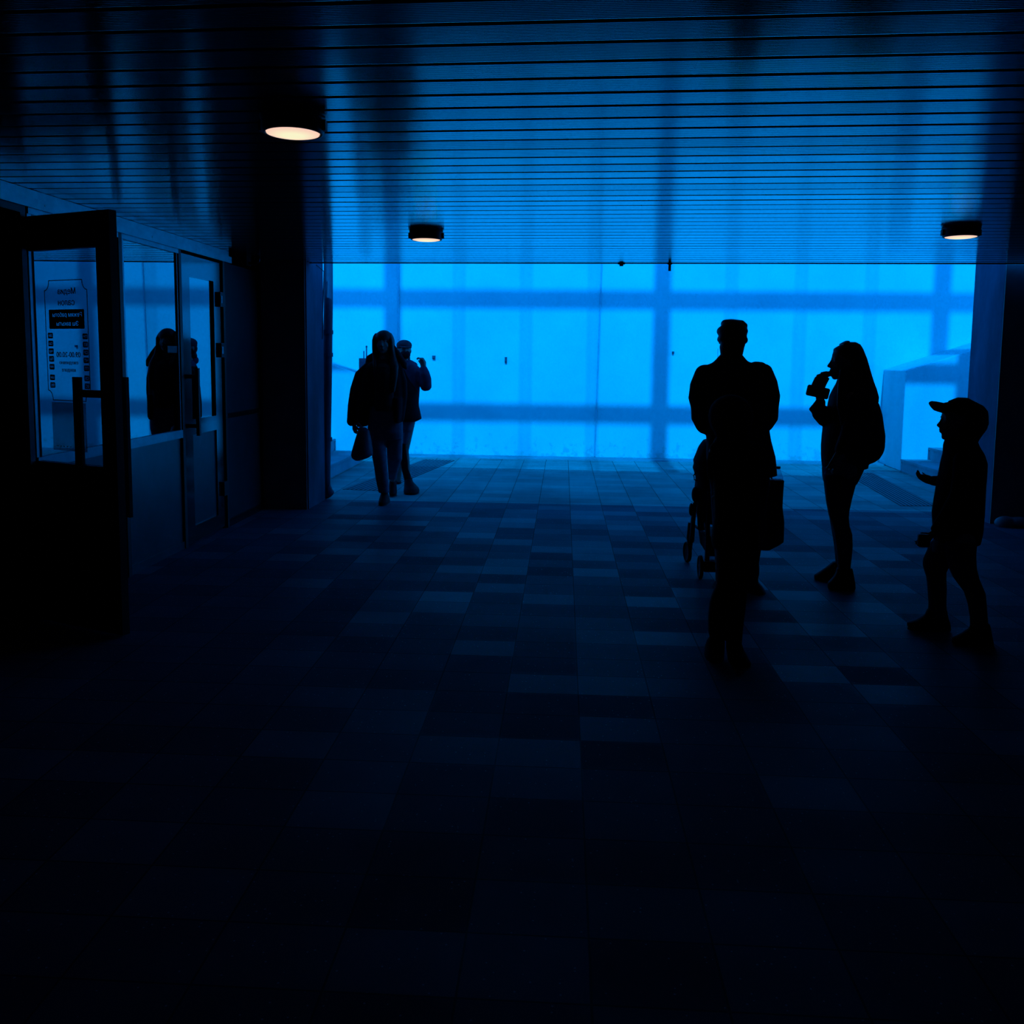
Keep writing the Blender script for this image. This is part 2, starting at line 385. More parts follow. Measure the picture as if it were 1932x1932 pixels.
# floor grates
def grate(p0, p1, dx, dy, nb, lab):
    root = empty('drain_grate', ((p0[0]+p1[0])/2, (p0[1]+dy/2), 0)); tag(root, lab, 'grate', 'drain grates in the floor')
    w = p1[0]-p0[0]; L_ = dy
    G().hexa([(p0[0], p0[1], 0), (p1[0], p1[1], 0), (p1[0]+dx, p1[1]+dy, 0), (p0[0]+dx, p0[1]+dy, 0)] + [(p0[0], p0[1], .003), (p1[0], p1[1], .003), (p1[0]+dx, p1[1]+dy, .003), (p0[0]+dx, p0[1]+dy, .003)]).build('drain_tray', M['gap'], root)
    for k in range(nb):
        t = (k+.5)/nb; x = p0[0]+w*t; y = p0[1]+(p1[1]-p0[1])*t; h = w/nb*.22
        G().hexa([(x-h, y, .003), (x+h, y, .003), (x+h+dx, y+dy, .003), (x-h+dx, y+dy, .003), (x-h, y, .005), (x+h, y, .005), (x+h+dx, y+dy, .005), (x-h+dx, y+dy, .005)]).build('bar', M['gratebar'], root)
M['gratebar'] = plain('worn grate bar', (.10, .12, .15), .6, 0, .3, 20)
grate((-2.43, 9.80), (-1.98, 9.74), .45, 3.0, 9, 'slotted drain grate in the floor by the walking woman, left side')
grate((3.50, 9.41), (3.88, 9.45), .25, 2.7, 9, 'slotted drain grate in the floor left of the boy in the cap')
# conduits and little fittings on the far wall
def conduit(px0, py0, px1, py1, lab, r=.012):
    a = at(px0, py0, YW-.016); b = at(px1, py1, YW-.016)
    o = G().tube([a, a.lerp(b, .35), a.lerp(b, .66), b], r).build('wall_conduit', M['steel']); tag(o, lab, 'conduit')
    return o
a = at(1136, 488, YW); b = at(1122, 860, YW)
conduit(1136, 488, 1122, 861, 'thin vertical conduit on the far wall near its middle, long and leaning')
conduit(752, 488, 752, 641, 'short vertical conduit on the far wall above the walking pair', .014)
def fitting(px, py, w, h, lab, d=.04):
    a = at(px, py, YW-.02); g = G().box(a.x-w/2, a.x+w/2, YW-d, YW, a.z-h/2, a.z+h/2)
    g.box(a.x-w*.3, a.x+w*.3, YW-d-.015, YW-d, a.z-h*.3, a.z+h*.35)
    o = g.build('wall_fitting', M['pipe']); tag(o, lab, 'fitting'); return o
fitting(954.5, 679, .032, .085, 'small dark upright box on the far wall, between the walking pair and the man')
fitting(818.5, 674, .045, .05, 'small dark hook fitting on the far wall beside the raised hand')
fitting(1270, 665, .03, .03, 'tiny dark bolt on the far wall left of the man in the jacket')
# drain pipe on left pillar
root = empty('drain_pipe', (-2.43, 9.1, 0)); tag(root, 'dark vertical pipe on the far corner of the left pillar', 'pipe')
G().tube([(-2.465, 9.17, .03), (-2.455, 9.17, .35), (-2.425, 9.17, 1.2), (-2.405, 9.17, 2.0), (-2.40, 9.17, 2.62)], [.06, .056, .048, .046, .046], 16).build('pipe', M['pipe'], root, True)
for z in (.62, 1.49, 1.72): G().lathe([(.0, -.02), (.058, -.02), (.058, .02), (.0, .02)], 16, (-2.45+.04*(z/2), 9.17, z)).build('clamp', M['pipe'], root)
g = G().tube([(-2.42, 9.2, .035), (-2.44, 9.18, .07), (-2.46, 9.17, .16)], [.06, .06, .05], 12); g.build('pipe_foot', M['pipe'], root, True)
# thin cable on the pillar
o = G().tube([at(597, 500, 8.85), at(606, 508, 8.95), at(611, 512, 9.0), at(610, 560, 9.02), at(608, 640, 9.02)], .004, 8).build('hanging_cord', M['black_metal']); tag(o, 'thin black cable looping down the left pillar beside the pipe', 'cable')
# debris by the right wall foot
g = G()
for i in range(9):
    x = 4.05+i*.11; g.ell((x, 8.36+random.uniform(-.03, .03), .03+random.random()*.03), (.10, .07, .03+.05*random.random()))
for i in range(4): g.ell((4.45+i*.1, 8.38, .06), (.09, .06, .07))
o = g.remesh('crumpled_sheet', M['dull_panel'], None, .012, 3); tag(o, 'crumpled dark plastic sheet along the foot of the right wall', 'debris')
# ---------------------------------------------------------------- ceiling lamps
def lamp(x, y, lab, proto=None):
    root = empty('ceiling_lamp', (x, y, ZC)); tag(root, lab, 'lamp', 'round ceiling lamps')
    if proto is None:
        o1 = G().lathe([(0, 0), (.118, 0), (.118, -.006), (.113, -.02), (.115, -.045), (.109, -.058), (.101, -.060), (.0985, -.052), (0, -.050)], 64).build('housing', M['lamp_body'], None, True)
        o2 = G().lathe([(0, -.0505), (.0975, -.054), (.096, -.0595), (.08, -.0635), (.05, -.0665), (.025, -.068), (0, -.0685)], 64).build('diffuser', M['lamp'], None, True)
        cl = [G().box(a*.113-.012, a*.113+.012, -.015, .015, -.050, -.012).build('clip', M['lamp_body']) for a in (1, -1)]
        for o in [o1, o2]+cl: o.parent = root
    else:
        for ch in proto.children:
            c_ = ch.copy(); C.objects.link(c_); c_.parent = root
    return root
p = lamp(-1.01, 3.37, 'largest lit round ceiling lamp, nearest the camera')
lamp(-.98, 6.42, 'small lit round ceiling lamp above the walking pair', p)
lamp(2.585, 6.17, 'lit round ceiling lamp at the right, above the boy in the cap', p)
# ================================================================ SHOPFRONT
def shopfront():
    zt_ = 2.30
    # top rail (channel under the ceiling), continuous
    g = G(); g.box(SX-.05, SX+.02, 0.5, 7.70, 2.315, ZC-.002); g.box(SX-.05, SX+.045, .5, 7.70, 2.262, 2.315)
    for y in (4.9, 6.2, 6.95): g.box(SX+.045, SX+.047, y-.006, y+.006, 2.285, 2.297, 1)
    struct('trim_3', g, [M['rail_metal'], M['gap']])
    def unit(name, ya, yb, zsill, mats, glasslow, kids=()):
        root = empty(name, (SX, (ya+yb)/2, 0)); root['kind'] = 'structure'
        g = G(); w = .045
        g.box(SX-.04, SX+.03, yb-w/2, yb+w/2, 0, 2.262)
        g.build('frame', M['black_metal'], root)
        g = G().box(SX-.03, SX+.03, ya+w/2, yb-w/2, zsill-.06, zsill); g.box(SX-.03, SX+.03, ya+w/2, yb-w/2, 2.23, 2.262)
        # light inner edge strips beside the posts
        g.box(SX-.02, SX+.022, ya+w/2, ya+w/2+.035, zsill, 2.23); g.box(SX-.02, SX+.022, yb-w/2-.02, yb-w/2, zsill, 2.23)
        g.build('rail', M['rail_metal'], root)
        G().box(SX+.003, SX+.012, ya+w/2+.035, yb-w/2-.02, zsill, 2.23).build('glass_pane', mats[0], root)
        G().box(SX-.015, SX+.012, ya+w/2, yb-w/2, .06, zsill-.06).box(SX-.02, SX+.022, ya+w/2, yb-w/2, 0, .058).build('lower_panel', mats[1], root)
        return root
    w1 = unit('window_1', 4.74, 5.765, .915, (M['mirror_glass'], M['panel']), 0)
    w2 = unit('window_2', 5.765, 6.675, .915, (M['mirror_glass'], M['panel']), 0)
    # small sticker on window 2
    o = G().box(SX+.0125, SX+.014, 6.46, 6.64, 1.495, 1.545).build('sticker', M['sticker'], w2)
    # door 2 : closed glazed door with its own stiles
    r = empty('door_2', (SX, 7.2, 0)); r['kind'] = 'structure'
    ya, yb = 6.70, 7.50
    g = G(); g.box(SX-.04, SX+.04, yb, yb+.04, 0, 2.262); g.build('frame', M['black_metal'], r)
    g = G(); g.box(SX-.02, SX+.025, ya, ya+.15, .02, 2.24); g.box(SX-.02, SX+.025, yb-.17, yb-.01, .02, 2.24)
    g.box(SX-.02, SX+.025, ya+.15, yb-.17, 2.08, 2.24); g.box(SX-.02, SX+.025, ya+.15, yb-.17, .86, .98); g.box(SX-.02, SX+.025, ya+.15, yb-.17, .02, .14)
    g.build('stile', M['stile'], r)
    G().box(SX-.006, SX+.006, ya+.15, yb-.17, .98, 2.08).build('glass_pane', M['mirror_glass'], r)
    G().box(SX-.012, SX+.012, ya+.15, yb-.17, .14, .86).build('lower_panel', M['panel'], r)
    g = G(); g.box(SX+.085, SX+.11, 6.77, 6.80, .86, 1.38); g.box(SX+.02, SX+.09, 6.775, 6.795, 1.30, 1.33); g.box(SX+.02, SX+.09, 6.775, 6.795, .92, .95)
    g.build('handle', M['black_metal'], r)
    for z in (1.94, 1.52, .35):
        h = G().box(SX+.02, SX+.05, yb-.09, yb+.02, z-.06, z+.06); h.build('hinge', M['black_metal'], r)
        if z > 1: G().box(SX+.05, SX+.054, yb-.085, yb-.055, z-.03, z+.03).build('hinge_cap', M['white'], r)
    # dark solid bay up to the pillar
    r = empty('window_3', (SX, 8.1, 0)); r['kind'] = 'structure'
    G().box(SX-.03, SX+.005, 7.56, YP0-.03, .98, 2.262).build('panel', M['bay_panel'], r)
    G().box(SX-.03, SX+.012, 7.56, YP0-.03, .06, .94).build('lower_panel', M['bay_panel'], r)
    G().box(SX-.03, SX+.03, 7.56, YP0-.03, .94, .98).build('rail', M['stile'], r)
    G().box(SX-.04, SX+.03, YP0-.06, YP0-.02, 0, 2.36).build('frame', M['black_metal'], r)
    struct('baseboard_left', G().box(SX-.04, SX+.035, 7.56, YP0-.03, 0, .06), M['stile'])
    # header above open doorway and shop wall nearer the camera
    r = empty('door_1', (-2.98, 4.80, 0)); r['kind'] = 'structure'
    g = G(); g.box(SX-.04, SX+.03, 4.69, 4.735, 0, 2.262); g.box(SX-.04, SX+.03, 3.98, 4.04, 0, 2.262); g.box(SX-.04, SX+.03, 4.04, 4.69, 2.225, 2.262)
    g.build('frame', M['black_metal'], r)
    struct('wall_left', G().box(SX-.1, SX, -5, 3.98, 0, 2.36), M['dark_wall'])
    return r
M['bay_panel'] = plain('dark bay panel', (.022, .026, .034), .6, 0, .2, 4, .03, .2)
M['stile'] = plain('dark polished aluminium', (.075, .09, .105), .12, .9, .1, 10, .02)
M['sticker'] = plain('pale sticker', (.05, .06, .09), .6, 0, .2, 30, 0)
door = shopfront()
# open door leaf (door plane given by hinge side A and free edge B)
A = Vector((-2.89, 4.76)); Bv = Vector((-2.26, 4.49)); dU = (Bv-A).normalized(); dN = Vector((-dU.y, dU.x))   # dN : away from the camera
if dN.y < 0: dN = -dN
def DW(u, z, d=0.):   # door coordinates to world; d>0 towards the camera
    p_ = A+dU*u-dN*d
    return Vector((p_.x, p_.y, z))
def ondoor(px, py):
    r = ray(px, py); n = Vector((-dU.y, dU.x)); t = A.dot(n)/(r.x*n.x+r.y*n.y)
    p_ = Vector((r.x*t, r.y*t)); return ((p_-A).dot(dU), H+r.z*t)
def dbox(g, u0, u1, z0, z1, d0, d1, mi=0):
    return g.hexa([DW(u0, z0, d1), DW(u1, z0, d1), DW(u1, z0, d0), DW(u0, z0, d0), DW(u0, z1, d1), DW(u1, z1, d1), DW(u1, z1, d0), DW(u0, z1, d0)], mi)
UL, UR, ZT = -.07, .645, 2.212
g = G(); dbox(g, UL, 0, .008, ZT, -.045, 0); dbox(g, .54, UR, .008, ZT, -.045, 0); dbox(g, 0, .54, 2.032, ZT, -.045, 0); dbox(g, 0, .54, .80, .897, -.045, 0); dbox(g, 0, .54, .008, .13, -.045, 0)
g.build('leaf_frame', M['black_metal'], door)
dbox(G(), 0, .54, .13, .80, -.03, -.012).build('lower_panel', M['black_metal'], door)
glass = dbox(G(), 0, .54, .897, 2.032, -.026, -.020).build('glass_pane', M['door_glass'], door)
g = G(); dbox(g, .407, .462, .62, 1.366, .045, .062); dbox(g, .43, .60, 1.262, 1.30, .02, .05); dbox(g, .575, .605, 1.262, 1.30, 0, .05); dbox(g, .43, .60, .68, .715, .02, .05); dbox(g, .575, .61, .68, .715, 0, .05)
g.build('handle', M['black_metal'], door)
g = G(); dbox(g, .575, .61, .62, 1.366, -.12, -.10); dbox(g, .585, .60, 1.262, 1.30, -.105, -.045); dbox(g, .585, .60, .68, .715, -.105, -.045)
g.build('handle', M['black_metal'], door)
for z in (.3, 1.1, 1.95): g = G(); dbox(g, UL-.02, UL+.02, z-.05, z+.05, -.055, -.01); g.build('hinge', M['black_metal'], door)
def glyph_polys(txt):
    cu = bpy.data.curves.new('t', 'FONT'); cu.body = txt; cu.align_x = 'CENTER'; cu.align_y = 'CENTER'; cu.space_line = 1.45
    to = bpy.data.objects.new('t', cu); C.objects.link(to); dg = bpy.context.evaluated_depsgraph_get(); dg.update()
    cv = to.evaluated_get(dg).to_curve(dg); polys = []
    for sp in cv.splines:
        bp = sp.bezier_points; pl = []
        for k in range(len(bp)):
            a_, b_ = bp[k], bp[(k+1) % len(bp)]
            pl += [(q.x, q.y) for q in mathutils.geometry.interpolate_bezier(a_.co, a_.handle_right, b_.handle_left, b_.co, 6)[:-1]]
        polys.append(pl)
    bpy.data.objects.remove(to); return polys
def door_graphic(name, txt, px, py, wpx, hole=None, bold=.0011, row=.0007):
    """mirrored vinyl lettering (it reads from the other side); hole=(u0,u1,z0,z1): letters cut out of a dark plate"""
    u, z = ondoor(px, py); ul, _ = ondoor(px-wpx/2, py); ur, _ = ondoor(px+wpx/2, py)
    pol = glyph_polys(txt); xs = [q[0] for p_ in pol for q in p_]; ys = [q[1] for p_ in pol for q in p_]
    sc = (ur-ul)/(max(xs)-min(xs)); mx_ = (max(xs)+min(xs))/2; my_ = (max(ys)+min(ys))/2
    P2 = [[(u-(x-mx_)*sc, z+(y-my_)*sc) for x, y in p_] for p_ in pol]
    z0, z1 = (hole[2], hole[3]) if hole else (z+(min(ys)-my_)*sc, z+(max(ys)-my_)*sc)
    n = max(1, int(round((z1-z0)/row))); g = G()
    for k in range(n):
        za, zb = z0+(z1-z0)*k/n, z0+(z1-z0)*(k+1)/n; zm = (za+zb)/2; cr = []
        for p_ in P2:
            for a_, b_ in zip(p_, p_[1:]+p_[:1]):
                if (a_[1] <= zm) != (b_[1] <= zm):
                    cr.append((a_[0]+(b_[0]-a_[0])*(zm-a_[1])/(b_[1]-a_[1]), 1 if b_[1] > a_[1] else -1))
        cr.sort(); wd = 0; sp = []; st_ = 0
        for x, d_ in cr:
            if wd == 0: st_ = x
            wd += d_
            if wd == 0:
                lo, hi = st_-bold, x+bold
                if sp and lo <= sp[-1][1]: sp[-1][1] = hi
                else: sp.append([lo, hi])
        if hole:
            rr = min(.006, .2*(z1-z0)); e_ = min(zm-z0, z1-zm); ins = 0 if e_ > rr else rr-math.sqrt(max(0, rr*rr-(rr-e_)**2))
            x = hole[0]+ins; out = []
            for a_, b_ in sp:
                if a_ > x: out.append([x, min(a_, hole[1]-ins)])
                x = max(x, b_)
            if x < hole[1]-ins: out.append([x, hole[1]-ins])
            sp = out
        for a_, b_ in sp:
            v = [g.bm.verts.new(DW(*q, -.0185)) for q in ((a_, za), (b_, za), (b_, zb), (a_, zb))]; g.bm.faces.new(v)
    me = bpy.data.meshes.new(name); g.bm.to_mesh(me); g.bm.free()
    return link(name, me, M['vinyl'], glass)
door_graphic('lettering', 'Медиа', 119.5, 549.5, 33)
door_graphic('lettering', 'салон', 119, 571, 31)
def plate(px0, py0, px1, py1):
    a = ondoor(px0, py0); b_ = ondoor(px1, py1); return (a[0], b_[0], b_[1], a[1])
door_graphic('lettering', 'Режим работы\nЭш вакыты', 120.8, 601.5, 55, hole=plate(86, 584, 154, 620), bold=-.0001)
for k, t in enumerate(('ДШ', 'СШ', 'ЧШ', 'ПШ', 'ҖМ', 'ШМ', 'ЯК')):
    x = 89.2+k*.78; y = (633, 648, 662.6, 677, 692, 712, 726.6)[k]
    door_graphic('day_mark', t, x, y, 6.2, hole=plate(x-4.9, y-5.4, x+4.9, y+5.4), bold=-.0002)
for k, t in enumerate(('ПН', 'ВТ', 'СР', 'ЧТ', 'ПТ', 'СБ', 'ВС')):
    x = 154.7+k*.72; y = (634.5, 650, 665, 680, 695, 714, 729)[k]
    door_graphic('day_mark', t, x, y, 6.6, hole=plate(x-5, y-5.5, x+5, y+5.5), bold=-.0002)
door_graphic('lettering', '09.00-20.00', 123.2, 669, 45)
door_graphic('lettering', 'ежедневно', 124, 685.5, 35)
door_graphic('lettering', 'көндәге', 124, 699.5, 25.5)
# sign border line
def border():
    a = .111; b_ = .441; t = 1.871; bt = 1.236; cut = .036; pts = []
    def arc(cu_, cz, a0, a1):
        for k in range(7): an = math.radians(a0+(a1-a0)*k/6); pts.append((cu_+cut*math.cos(an), cz+cut*1.45*math.sin(an)))
    arc(a, t, 0, -90); arc(a, bt, 90, 0); arc(b_, bt, 180, 90); arc(b_, t, 270, 180)
    g = G(); n = len(pts)
    for i in range(n):
        p0, p1 = Vector(pts[i]), Vector(pts[(i+1) % n]); d_ = (p1-p0)
        if d_.length < 1e-5: continue
        nn = Vector((-d_.y, d_.x)).normalized()*.0022; e_ = d_.normalized()*.0015
        q = [p0-nn-e_, p1-nn+e_, p1+nn+e_, p0+nn-e_]
        v = [DW(k_.x, k_.y, -.0188) for k_ in q]+[DW(k_.x, k_.y, -.0178) for k_ in q]
        g.hexa(v)
    g.build('sign_border', M['vinyl'], glass)
border()
g = G(); dbox(g, .133, .40, .965, 1.225, -.0195, -.0185); g.build('frosted_sticker', M['film'], glass)
g = G()
for k in range(5): dbox(g, .165+k*.026, .172+k*.026, .985, .990, -.0185, -.0175)
g.build('sticker_text', M['white'], glass)
# surveillance camera / cable box under the ceiling beside the pillar
root = empty('ceiling_junction_box', tuple(at(460, 495, 8.15))); tag(root, 'small dark junction box with curved pipe under the ceiling, left of the left pillar', 'junction box')
q = at(456, 493, 8.15); G().box(q.x-.08, q.x+.07, 8.08, 8.2, 2.285, ZC-.002).build('box', M['black_metal'], root)
q2 = at(488, 480, 8.15); G().tube([(q.x+.07, 8.14, 2.31), (q2.x-.03, 8.14, 2.30), (q2.x, 8.14, 2.32), (q2.x+.012, 8.14, ZC)], .012).build('pipe', M['stile'], root, True)
# ================================================================ PEOPLE
Zv = Vector((0, 0, 1))
class Person:
    def __init__(s, Y, base, label, name='person'):
        s.Y = Y; s.k = Y/F*1.0
        s.root = empty(name, tuple(base)); tag(s.root, label, 'person')
    def P(s, px, py, dy=0.): return at(px, py, s.Y+dy)
    def rows(s, g, rows, n=22, ex=2.3):
        """rows of (y, xl, xr, dy, rb px): horizontal superellipse rings stacked from an outline"""
        rings = []
        rows = sorted(rows, key=lambda r: -r[0])   # bottom first
        for i, r in enumerate(rows):
            y, xl, xr = r[0], r[1], r[2]; dy = r[3] if len(r) > 3 else 0; rb = (r[4] if len(r) > 4 else (xr-xl)/2)*s.k
            a = s.P(xl, y, dy); b = s.P(xr, y, dy); c_ = (a+b)/2; ra = (b-a).length/2
            def ring(cz, f): 
                out = []
                for k in range(n):
                    t = 2*math.pi*k/n; ct_, st_ = math.cos(t), math.sin(t)
                    out.append(Vector((c_.x+f*ra*math.copysign(abs(ct_)**(2/ex), ct_), c_.y+f*rb*math.copysign(abs(st_)**(2/ex), st_), cz)))
                return out
            if i == 0: rings.append(ring(c_.z-.002, .9))
            rings.append(ring(c_.z, 1))
            if i == len(rows)-1: rings.append(ring(c_.z+.002, .9))
        g.loft(rings); return g
    def limb(s, g, pts, ax=Vector((0, 1, 0))):
        """pts (px,py,dy,r px[,rb px])"""
        g.chain([(s.P(p[0], p[1], p[2]), p[3]*s.k, (p[4] if len(p) > 4 else p[3])*s.k) for p in pts], ax); return g
    def head(s, g, C_, h, yaw, pitch=0., neck=.34):
        """yaw: 0 faces +Y, pi faces the camera, +90deg faces -X"""
        Rm = Matrix.Rotation(yaw, 3, 'Z') @ Matrix.Rotation(pitch, 3, 'X')
        def W(x, y, z): return C_+Rm @ Vector((x, y, z))*h
        def E(c_, r): g.ell(W(*c_), tuple(v*h for v in r), Rm)
        E((0, -.05, .12), (.325, .40, .375)); E((0, .10, -.08), (.265, .275, .36)); E((0, .13, -.28), (.215, .21, .20)); E((0, .25, -.40), (.09, .085, .085))
        E((0, .405, -.115), (.055, .065, .05)); g.chain([(W(0, .33, .06), .035*h, .035*h), (W(0, .37, -.03), .04*h, .04*h), (W(0, .41, -.11), .05*h, .05*h)], Rm @ Vector((1, 0, 0)))
        for q in (-1, 1):
            E((q*.115, .29, .085), (.10, .045, .026)); E((q*.16, .19, -.13), (.10, .11, .12)); E((q*.325, -.02, -.03), (.035, .085, .115)); E((q*.04, .385, -.14), (.035, .04, .03))
        E((0, .345, -.225), (.10, .055, .028)); E((0, .34, -.275), (.085, .055, .032))
        g.chain([(W(0, -.08, -.15), .20*h, .20*h), (W(0, -.12, -.45), .21*h, .20*h), (C_+Vector((0, 0, -.5-neck))*h, .24*h, .22*h)], Rm @ Vector((0, 1, 0)))
        for q in (-1, 1):
            s.eyes = getattr(s, 'eyes', []); s.eyes.append((W(q*.125, .275, .02), .052*h))
        s.W = W; s.Rm = Rm; s.h = h
    def hand(s, g, wr, d, nrm, L_, curl=.4, thumb=1, spread=.05):
        d = Vector(d).normalized(); nrm = Vector(nrm); nrm = (nrm-d*nrm.dot(d)).normalized(); ac = d.cross(nrm).normalized()
        pl = L_*.50
        g.chain([(wr-d*.02, .026*L_/.18, .020*L_/.18), (wr, .026*L_/.18, .019*L_/.18), (wr+d*pl*.5, .036*L_/.18, .016*L_/.18), (wr+d*pl, .040*L_/.18, .014*L_/.18)], nrm)
        for i, (off, ln) in enumerate(((-.033, .42), (-.011, .49), (.011, .46), (.032, .36))):
            b = wr+d*pl*.93+ac*off*L_/.18; dd = (d+ac*(i-1.5)*spread).normalized(); pts = [(b-dd*.01, .0095*L_/.18, .0095*L_/.18)]; a_ = 0
            for j, fr in enumerate((.42, .32, .26)):
                a_ += curl*(.7+.25*j); dv = dd*math.cos(a_)+nrm*math.sin(a_); b = b+dv*ln*L_*fr*1.05; pts.append((b, (.0088, .008, .007)[j]*L_/.18, (.0088, .008, .007)[j]*L_/.18))
            g.chain(pts, ac, 8)
        b = wr+d*pl*.2+ac*thumb*.026*L_/.18; d1 = (d*.75+ac*thumb*.75+nrm*.35).normalized(); p1 = b+d1*.27*L_; p2 = p1+(d*.85+nrm*.35+ac*thumb*.1).normalized()*.20*L_
        g.chain([(b-d1*.01, .012*L_/.18, .012*L_/.18), (b+d1*.12*L_, .0115*L_/.18, .0115*L_/.18), (p1, .0095*L_/.18, .0095*L_/.18), (p2, .008*L_/.18, .008*L_/.18)], nrm, 8)
    def body(s, g, voxel=.0055):
        o = g.remesh('body', M['skin'], s.root, voxel, 2, .5)
        for c_, r in getattr(s, 'eyes', []): G().ell(c_, (r, r, r), None, 14, 8).build('eye', M['eye'], s.root, True)
        return o
    def wear(s, name, mat, fn, voxel=.008, sm=4, label=None):
        g = G(); fn(g); o = g.remesh(name, mat, s.root, voxel, sm)
        if label: o['label'] = label
        return o
    def torso(s, g, cx, ysh, ypel, wsh, wpel, d, dy=0):
        s.rows(g, [(ysh-8, cx-wsh*.45, cx+wsh*.45, dy, d*.6), (ysh, cx-wsh, cx+wsh, dy, d*.8), ((ysh*.7+ypel*.3), cx-wsh*.85, cx+wsh*.85, dy, d), ((ysh*.35+ypel*.65), cx-wpel*.85, cx+wpel*.85, dy, d*.85), (ypel, cx-wpel, cx+wpel, dy, d), (ypel+14, cx-wpel*.8, cx+wpel*.8, dy, d*.8)])
def make_shoe(p, rows):
    o = p.wear('shoe', M['shoe'], lambda g: p.rows(g, rows), .0055, 2)
    b = rows[0]; k = 5.0*(5.95/p.Y)*.55; g = G()
    p.rows(g, [(b[0]+.3, rows[1][1]+.5, rows[1][2]-.5, b[3], rows[1][4]), (b[0]-k, rows[1][1]-.8, rows[1][2]+.8, b[3], rows[1][4]+.8)], 26, 2.1)
    g.build('sole', M['sole'], o, True)
    return o
# ---------- woman walking towards the camera
p = Person(8.92, (-1.79, 9.1, 0), 'person with long hair and open dark jacket walking forward, carrying a plastic bag')
g = G(); P = p.P
hC = P(723.5, 646.5); p.head(g, hC, .232, math.pi)
p.torso(g, 723, 698, 778, 27, 22, 17)
p.limb(g, [(700, 697, 0, 8), (674, 745, 0, 6.5), (668, 778, -.03, 5), (667, 796, -.04, 4.5)]); p.limb(g, [(747, 697, 0, 8), (757, 740, .03, 6.5), (756, 778, 0, 5)])
p.hand(g, P(667.5, 795, -.04), (.1, -.1, -1), (.6, .5, 0), .165, .55, -1)
p.limb(g, [(714, 785, 0, 12), (712, 858, -.05, 8), (722, 925, 0, 5.5)]); p.limb(g, [(738, 785, 0, 12), (745, 850, .1, 8), (741, 905, .45, 5.5)])
p.body(g)
def f(g):
    p.rows(g, [(677, 709, 739, .02, 14), (684, 698, 749, .01, 18), (694, 688, 756, 0, 20), (715, 681, 759, 0, 22), (745, 676, 761, 0, 22), (758, 675, 761, 0, 22), (766, 678, 758, 0, 20)])
    p.rows(g, [(750, 674, 700, 0, 22), (775, 673.5, 697, 0, 23), (798, 673.5, 695, 0, 24), (804, 675, 692, 0, 22)])
    p.rows(g, [(750, 738, 761, 0, 22), (775, 742, 761, 0, 23), (792, 744, 760, 0, 24), (797, 746, 758, 0, 22)])
    p.limb(g, [(695, 692, 0, 9), (680, 708, 0, 11), (671, 735, 0, 10.5, 12), (665.5, 765, -.02, 9.5), (663.5, 796, -.04, 9.3)])
    p.limb(g, [(750, 691, 0, 9), (758, 720, .02, 10), (760, 745, .02, 9), (757, 775, 0, 8), (755, 790, -.02, 8)])
p.wear('jacket', M['black_cloth'], f)
def f(g): p.rows(g, [(684, 714, 733, -.03, 10), (692, 709, 741, -.055, 14), (720, 706, 744, -.08, 14), (765, 706, 744, -.075, 15), (775, 708, 742, -.06, 14)])
sw = p.wear('sweater', M['sweater'], f)
def chest_text(txt, px, py, w, mat, parent, per, dy):
    cu = bpy.data.curves.new('t', 'FONT'); cu.body = txt; cu.align_x = 'CENTER'; cu.align_y = 'CENTER'; cu.extrude = .01; cu.offset = .02
    to = bpy.data.objects.new('t', cu); C.objects.link(to); dg = bpy.context.evaluated_depsgraph_get(); dg.update(); wd = to.dimensions.x
    me = bpy.data.meshes.new_from_object(to.evaluated_get(dg)); bpy.data.objects.remove(to); sc = w*per.k/wd; c_ = per.P(px, py, dy)
    for v in me.vertices: v.co = Vector((c_.x+v.co.x*sc, c_.y-v.co.z*.1+abs(v.co.x*sc)*.22, c_.z+v.co.y*sc))
    return link('print', me, mat, parent)
chest_text('AC', 726, 700, 20, M['print'], sw, p, -.152)
def f(g):
    W, h = p.W, p.h
    g.ell(W(0, -.09, .13), (.40*h, .44*h, .405*h), p.Rm, 28, 18)
    p.rows(g, [(629, 708, 712, .03, 6), (634, 705, 710, .03, 11), (642, 703.3, 709, .02, 14), (655, 703, 709, .02, 13), (672, 703.5, 711, 0, 11), (690, 704, 713, -.06, 9), (712, 706, 714, -.11, 5), (735, 708, 713, -.12, 4)])
    p.rows(g, [(629, 735, 738.5, .03, 6), (634, 737, 741, .03, 11), (642, 738, 743.5, .02, 14), (655, 738, 744.5, .02, 13), (672, 736, 748, 0, 11), (690, 734, 752, -.06, 9), (712, 735, 750, -.11, 5), (740, 738, 745, -.13, 4)])
    p.rows(g, [(640, 704, 742, .09, 12), (670, 704, 746, .1, 12), (700, 706, 748, .11, 10)])
p.wear('hair', M['hair_brown'], f, .006, 3)
def f(g): p.limb(g, [(741, 652, .03, 4), (752, 672, .02, 7), (762, 688, .02, 7), (766, 695, .02, 3)]); p.limb(g, [(707, 668, .03, 5), (699, 677, .03, 9), (696, 684, .03, 7)]); p.limb(g, [(703, 680, .1, 10), (723, 676, .13, 12), (748, 682, .1, 12)])
p.wear('hood', M['dark_cloth'], f)
